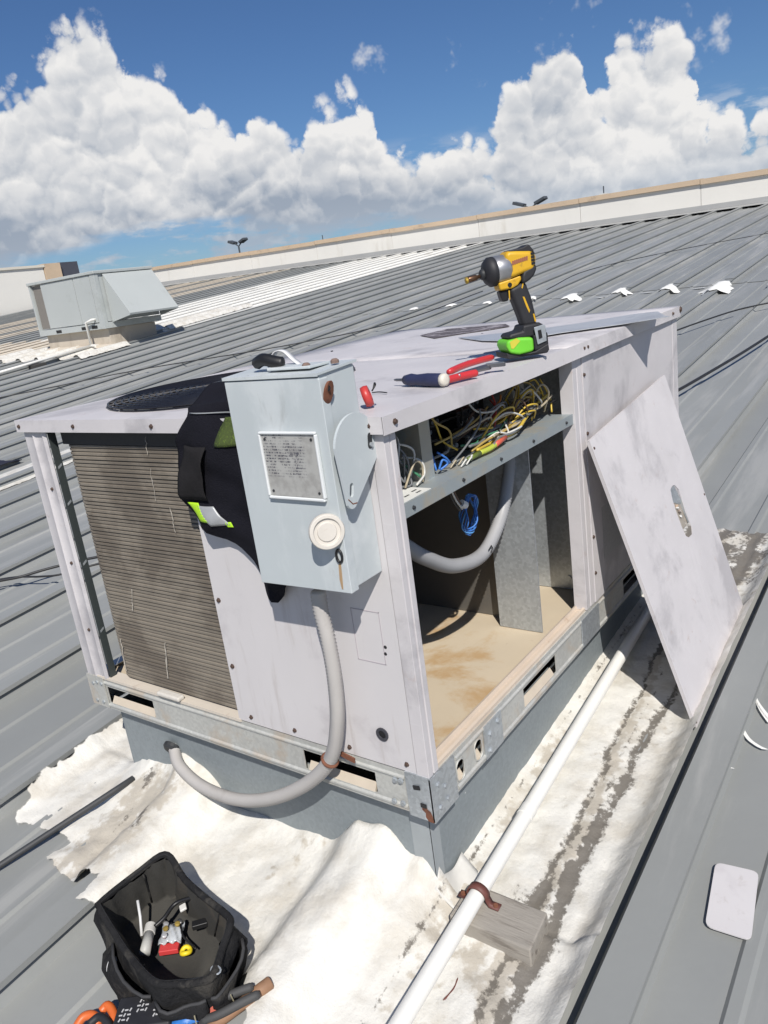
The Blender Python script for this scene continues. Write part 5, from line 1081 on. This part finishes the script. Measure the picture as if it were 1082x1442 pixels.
MB().tube(spline([in_bag(218, 1305, .09), in_bag(232, 1292, .095), in_bag(248, 1272, .10), in_bag(278, 1262, .11)], 5), .0045, 8).build('probe', BLACK, pst, smooth=True)
MB().tube(spline([in_bag(232, 1292, .08), in_bag(240, 1302, .075), in_bag(252, 1300, .075), in_bag(258, 1318, .07), in_bag(270, 1330, .065), in_bag(276, 1336, .065)], 5), .0024, 6).build('lead', BLACK, pst, smooth=True)

# ---- tools lying in front of the bag
hm = thing('wooden_handle_hammer', 'hammer with a worn wooden handle lying before the tool bag', 'hammer', at_roof(340, 1412, 0))
a, b = at_roof(381, 1384, .082), at_roof(285, 1456, .070); d_ = b-a
MB().tube([a-d_*.02, a, a+d_*.15, a+d_*.5, b], [.010, .0135, .0135, .0115, .011], 12).build('wooden_handle', mat('worn_wood', (.27, .15, .085), .65, 0, .25, 30, stain=((.12, .065, .04), 20, .55, .7), stretch=(1, 1, 1)), hm, smooth=True)
u_, w_, a_ = frame(d_); MB().obox(b, (V3(0, 0, 1), np.cross(a_, V3(0, 0, 1)), a_), (.013, .05, .013)).build('hammer_head', MATS['tool_steel'], hm, bevel=.003)
ch = thing('channel_pliers', 'pliers with dark grey sleeves and a blue band before the tool bag', 'pliers', at_roof(320, 1412, 0))
GRIPG = mat('grey_rubber', (.055, .055, .055), .7, 0, .2, 40)
for pts in (((357, 1389, .097), (335, 1397, .095), (305, 1410, .088), (280, 1424, .08)), ((366, 1399, .099), (340, 1412, .098), (310, 1428, .09), (285, 1438, .08))):
    P = spline([at_roof(*k) for k in pts], 5); MB().tube(P, [.0055]+[.0085]*(len(P)-2)+[.007], 10).build('handle', GRIPG, ch, smooth=True)
P = [at_roof(282, 1431, .080), at_roof(238, 1446, .070)]; MB().tube(P, .013, 12).build('blue_band', mat('blue_label', (.03, .16, .48), .45, 0, .4, 120, stain=((.55, .6, .6), 90, .6, .8)), ch, smooth=True)
P = [at_roof(240, 1446, .070), at_roof(215, 1456, .06)]; MB().tube(P, [.012, .016], 12).build('jaw', MATS['tool_steel'], ch, smooth=True)
ro = thing('red_utility_knife', 'dull red folding knife body leaning on the tool bag', 'knife', at_roof(296, 1412, .0))
a, b = at_roof(290, 1392, .105), at_roof(307, 1428, .075); u_, w_, a_ = frame(b-a); MB().obox((a+b)/2, (a_, u_, w_), (np.linalg.norm(b-a)/2, .016, .007)).build('knife_body', mat('dull_red', (.42, .085, .05), .5, 0, .12, 30), ro, bevel=.005)
og = thing('orange_snips', 'orange and black handled snips below the tool bag', 'snips', at_roof(130, 1440, 0))
for pts, mt_ in (((( 108, 1446, .03), (118, 1432, .036), (132, 1430, .036), (140, 1444, .03)), 'orange_grip'), (((143, 1424, .036), (152, 1416, .04), (160, 1428, .036), (158, 1446, .03)), 'orange_grip')):
    P = spline([at_roof(*k) for k in pts], 5); MB().tube(P, .009, 10).build('grip', mat(mt_, (.60, .13, .03), .45, 0, .1, 40), og, smooth=True)
P = spline([at_roof(126, 1442, .04), at_roof(140, 1432, .045), at_roof(152, 1440, .045), at_roof(156, 1455, .04)], 5); MB().tube(P, .008, 10).build('dark_grip', TBLK, og, smooth=True)
bt_ = thing('spare_battery', 'black battery pack with white printed marks below the tool bag', 'battery', at_roof(210, 1432, 0))
q = at_roof(207, 1432, .075); ex_ = V3(.60, -.80, .02); ey_ = V3(.80, .60, .06); ez_ = np.cross(ex_, ey_)
MB().obox(q, (ex_, ey_, ez_), (.058, .036, .020)).build('battery_case', TBLK, bt_, bevel=.006)
WMK = plain('print_white', (.50, .50, .50)); rr2 = random.Random(4)
for (ci, cj) in ((-.036, -.006), (-.004, .010), (.030, -.004)):      # three worn printed blocks of bold strokes
    for k in range(3):
        for l in range(3):
            c_ = q+ez_*.0204+ex_*(ci-.008+.008*l+rr2.uniform(-.001, .001))+ey_*(cj-.010+.010*k); t_ = 0 if (k+l) % 2 else 1.25
            MB().obox(c_, (ex_*math.cos(t_)+ey_*math.sin(t_), -ex_*math.sin(t_)+ey_*math.cos(t_), ez_), (.0034, .0013, .0004)).build('print_mark', WMK, bt_)

# ================================================================== SECOND ROOFTOP UNIT
GREENP = mat('pale_green_grey_paint', (.43, .455, .445), .55, 0, .06, 1.5, stain=((.34, .36, .34), 2.5, .56, .5)); COILG = mat('far_coil', (.20, .185, .165), .7, 0, .15, 20)
bX, bY = 7.25, 10.95; bz0 = rz(bX, bY)+.36; bzt = float(at_x(132, 381, bX)[2]); bW = float(at_x(57, 473, bX)[1])-bY; bL = float(at_y(212, 373, bY)[0])-bX
u2 = thing('rooftop_air_conditioner', 'second pale green grey rooftop unit with a sloped intake hood farther up the roof', 'air conditioner', (bX+bL/2, bY+bW/2, bz0))
def bp(m, name, mt=GREENP, par=None, **k): return m.build(name, mt, par or u2, **k)
hbz = bzt-bz0
bp(MB().box(bX+.03, bX+bL, bY+.02, bY+bW-.35, bz0+.11, bzt-.05), 'cabinet')
bp(MB().box(bX-.02, bX+bL+.02, bY-.02, bY+bW+.02, bzt-.05, bzt), 'lid', bevel=.01)
bp(MB().box(bX, bX+bL, bY, bY+bW, bz0, bz0+.10), 'base_rail')
for yy in (.22, .52, 1.30): bp(MB().box(bX-.005, bX+.03, bY+yy, bY+yy+.16, bz0+.02, bz0+.07), 'lifting_slot', BLACK)
bp(MB().box(bX+.04, bX+.10, bY+bW-.36, bY+bW-.07, bz0+.12, bzt-.06), 'coil', COILG)
bp(MB().box(bX, bX+.06, bY+bW-.05, bY+bW, bz0+.10, bzt-.05), 'post'); bp(MB().box(bX, bX+.07, bY, bY+.14, bz0+.10, bzt-.05), 'post')
bp(MB().box(bX+.004, bX+.028, bY+.16, bY+.62, bz0+.115, bzt-.06), 'side_panel'); bp(MB().box(bX+.004, bX+.028, bY+.64, bY+bW-.38, bz0+.115, bzt-.06), 'side_panel')
hd0 = .52
hx0, hx1 = bX+.16, bX+bL
bp(MB().prism([(hx0, bY-.005, bzt-.06), (hx0, bY-hd0, bz0+.20), (hx0, bY-hd0+.01, bz0+.17), (hx0, bY-.005, bzt-.09)], (hx1-hx0, 0, 0)), 'hood_top')
for xx in (hx0, hx1-.012): bp(MB().prism([(xx, bY-.006, bzt-.09), (xx, bY-hd0+.01, bz0+.168), (xx, bY-.006, bz0+.09)], (.012, 0, 0)), 'hood_side')
c2 = thing('roof_curb', 'beige coated curb under the second rooftop unit', 'curb', (bX+bL/2, bY+bW/2, rz(bX, bY)))
cm = mat('beige_curb', (.52, .46, .38), .8, 0, .1, 2, stain=((.33, .28, .22), 2.5, .52, .6, (1, 1, .4)))
zz0 = rz(bX, bY)-.03
c2x0, c2x1, c2y0, c2y1 = bX+.10, bX+bL-.1, bY+.08, bY+bW-.06
P = [(c2x0, c2y0), (c2x1, c2y0), (c2x1, c2y1), (c2x0, c2y1)]
MB().add([(x, y, rz(x, y)-.02) for x, y in P]+[(x, y, bz0-.003) for x, y in P], [(3, 2, 1, 0), (4, 5, 6, 7)]+[(i, (i+1) % 4, (i+1) % 4+4, i+4) for i in range(4)]).build('curb_box', cm, c2)
MB().add([(x, y, rz(x, y)+.002) for x, y in ((c2x0-.16, c2y0-.1), (c2x0-.003, c2y0-.1), (c2x0-.003, c2y1+.1), (c2x0-.16, c2y1+.1))]+[(x, y, rz(x, y)+.09) for x, y in ((c2x0-.06, c2y0), (c2x0-.003, c2y0), (c2x0-.003, c2y1), (c2x0-.06, c2y1))],
         [(3, 2, 1, 0), (4, 5, 6, 7)]+[(i, (i+1) % 4, (i+1) % 4+4, i+4) for i in range(4)]).build('curb_skirt', cm, c2)
fp2 = thing('drain_pipe', 'thin white pipe dropping from the second unit and running down the roof', 'pipe', (bX-.1, bY+.6, rz(bX, bY+.6)))
ypp = bY+.42; za = bz0+.14
MB().tube([(bX+.02, ypp-.18, za+.03), (bX-.07, ypp-.18, za+.03), (bX-.07, ypp, za), (bX-.07, ypp, rz(bX, ypp)+.10)], .022, 8).build('drop_pipe', PVC, fp2, smooth=True)
MB().tube([(bX-.07, ypp, rz(bX, ypp)+.10), (bX-.075, ypp-.12, rz(bX, ypp)+.10)], .022, 8).build('elbow', PVC, fp2)
e_ = at_roof(-40, 536, .09); MB().tube([(bX-.07, ypp, rz(bX, ypp)+.10), e_], .022, 8).build('roof_run', PVC, fp2, smooth=True)
e2_ = (np.array([bX-.07, ypp, rz(bX, ypp)+.10])*.5+e_*.5)
bl2 = MB().obox((e2_[0], e2_[1], rz(e2_[0], e2_[1])+.033), (V3(1, 0, TX), V3(0, 1, SY), V3(-TX, -SY, 1)), (.10, .14, .034)).build('pipe_block', mat('dark_block', (.05, .048, .045), .8)); tag(bl2, 'dark block under the thin white pipe of the second unit', 'block')
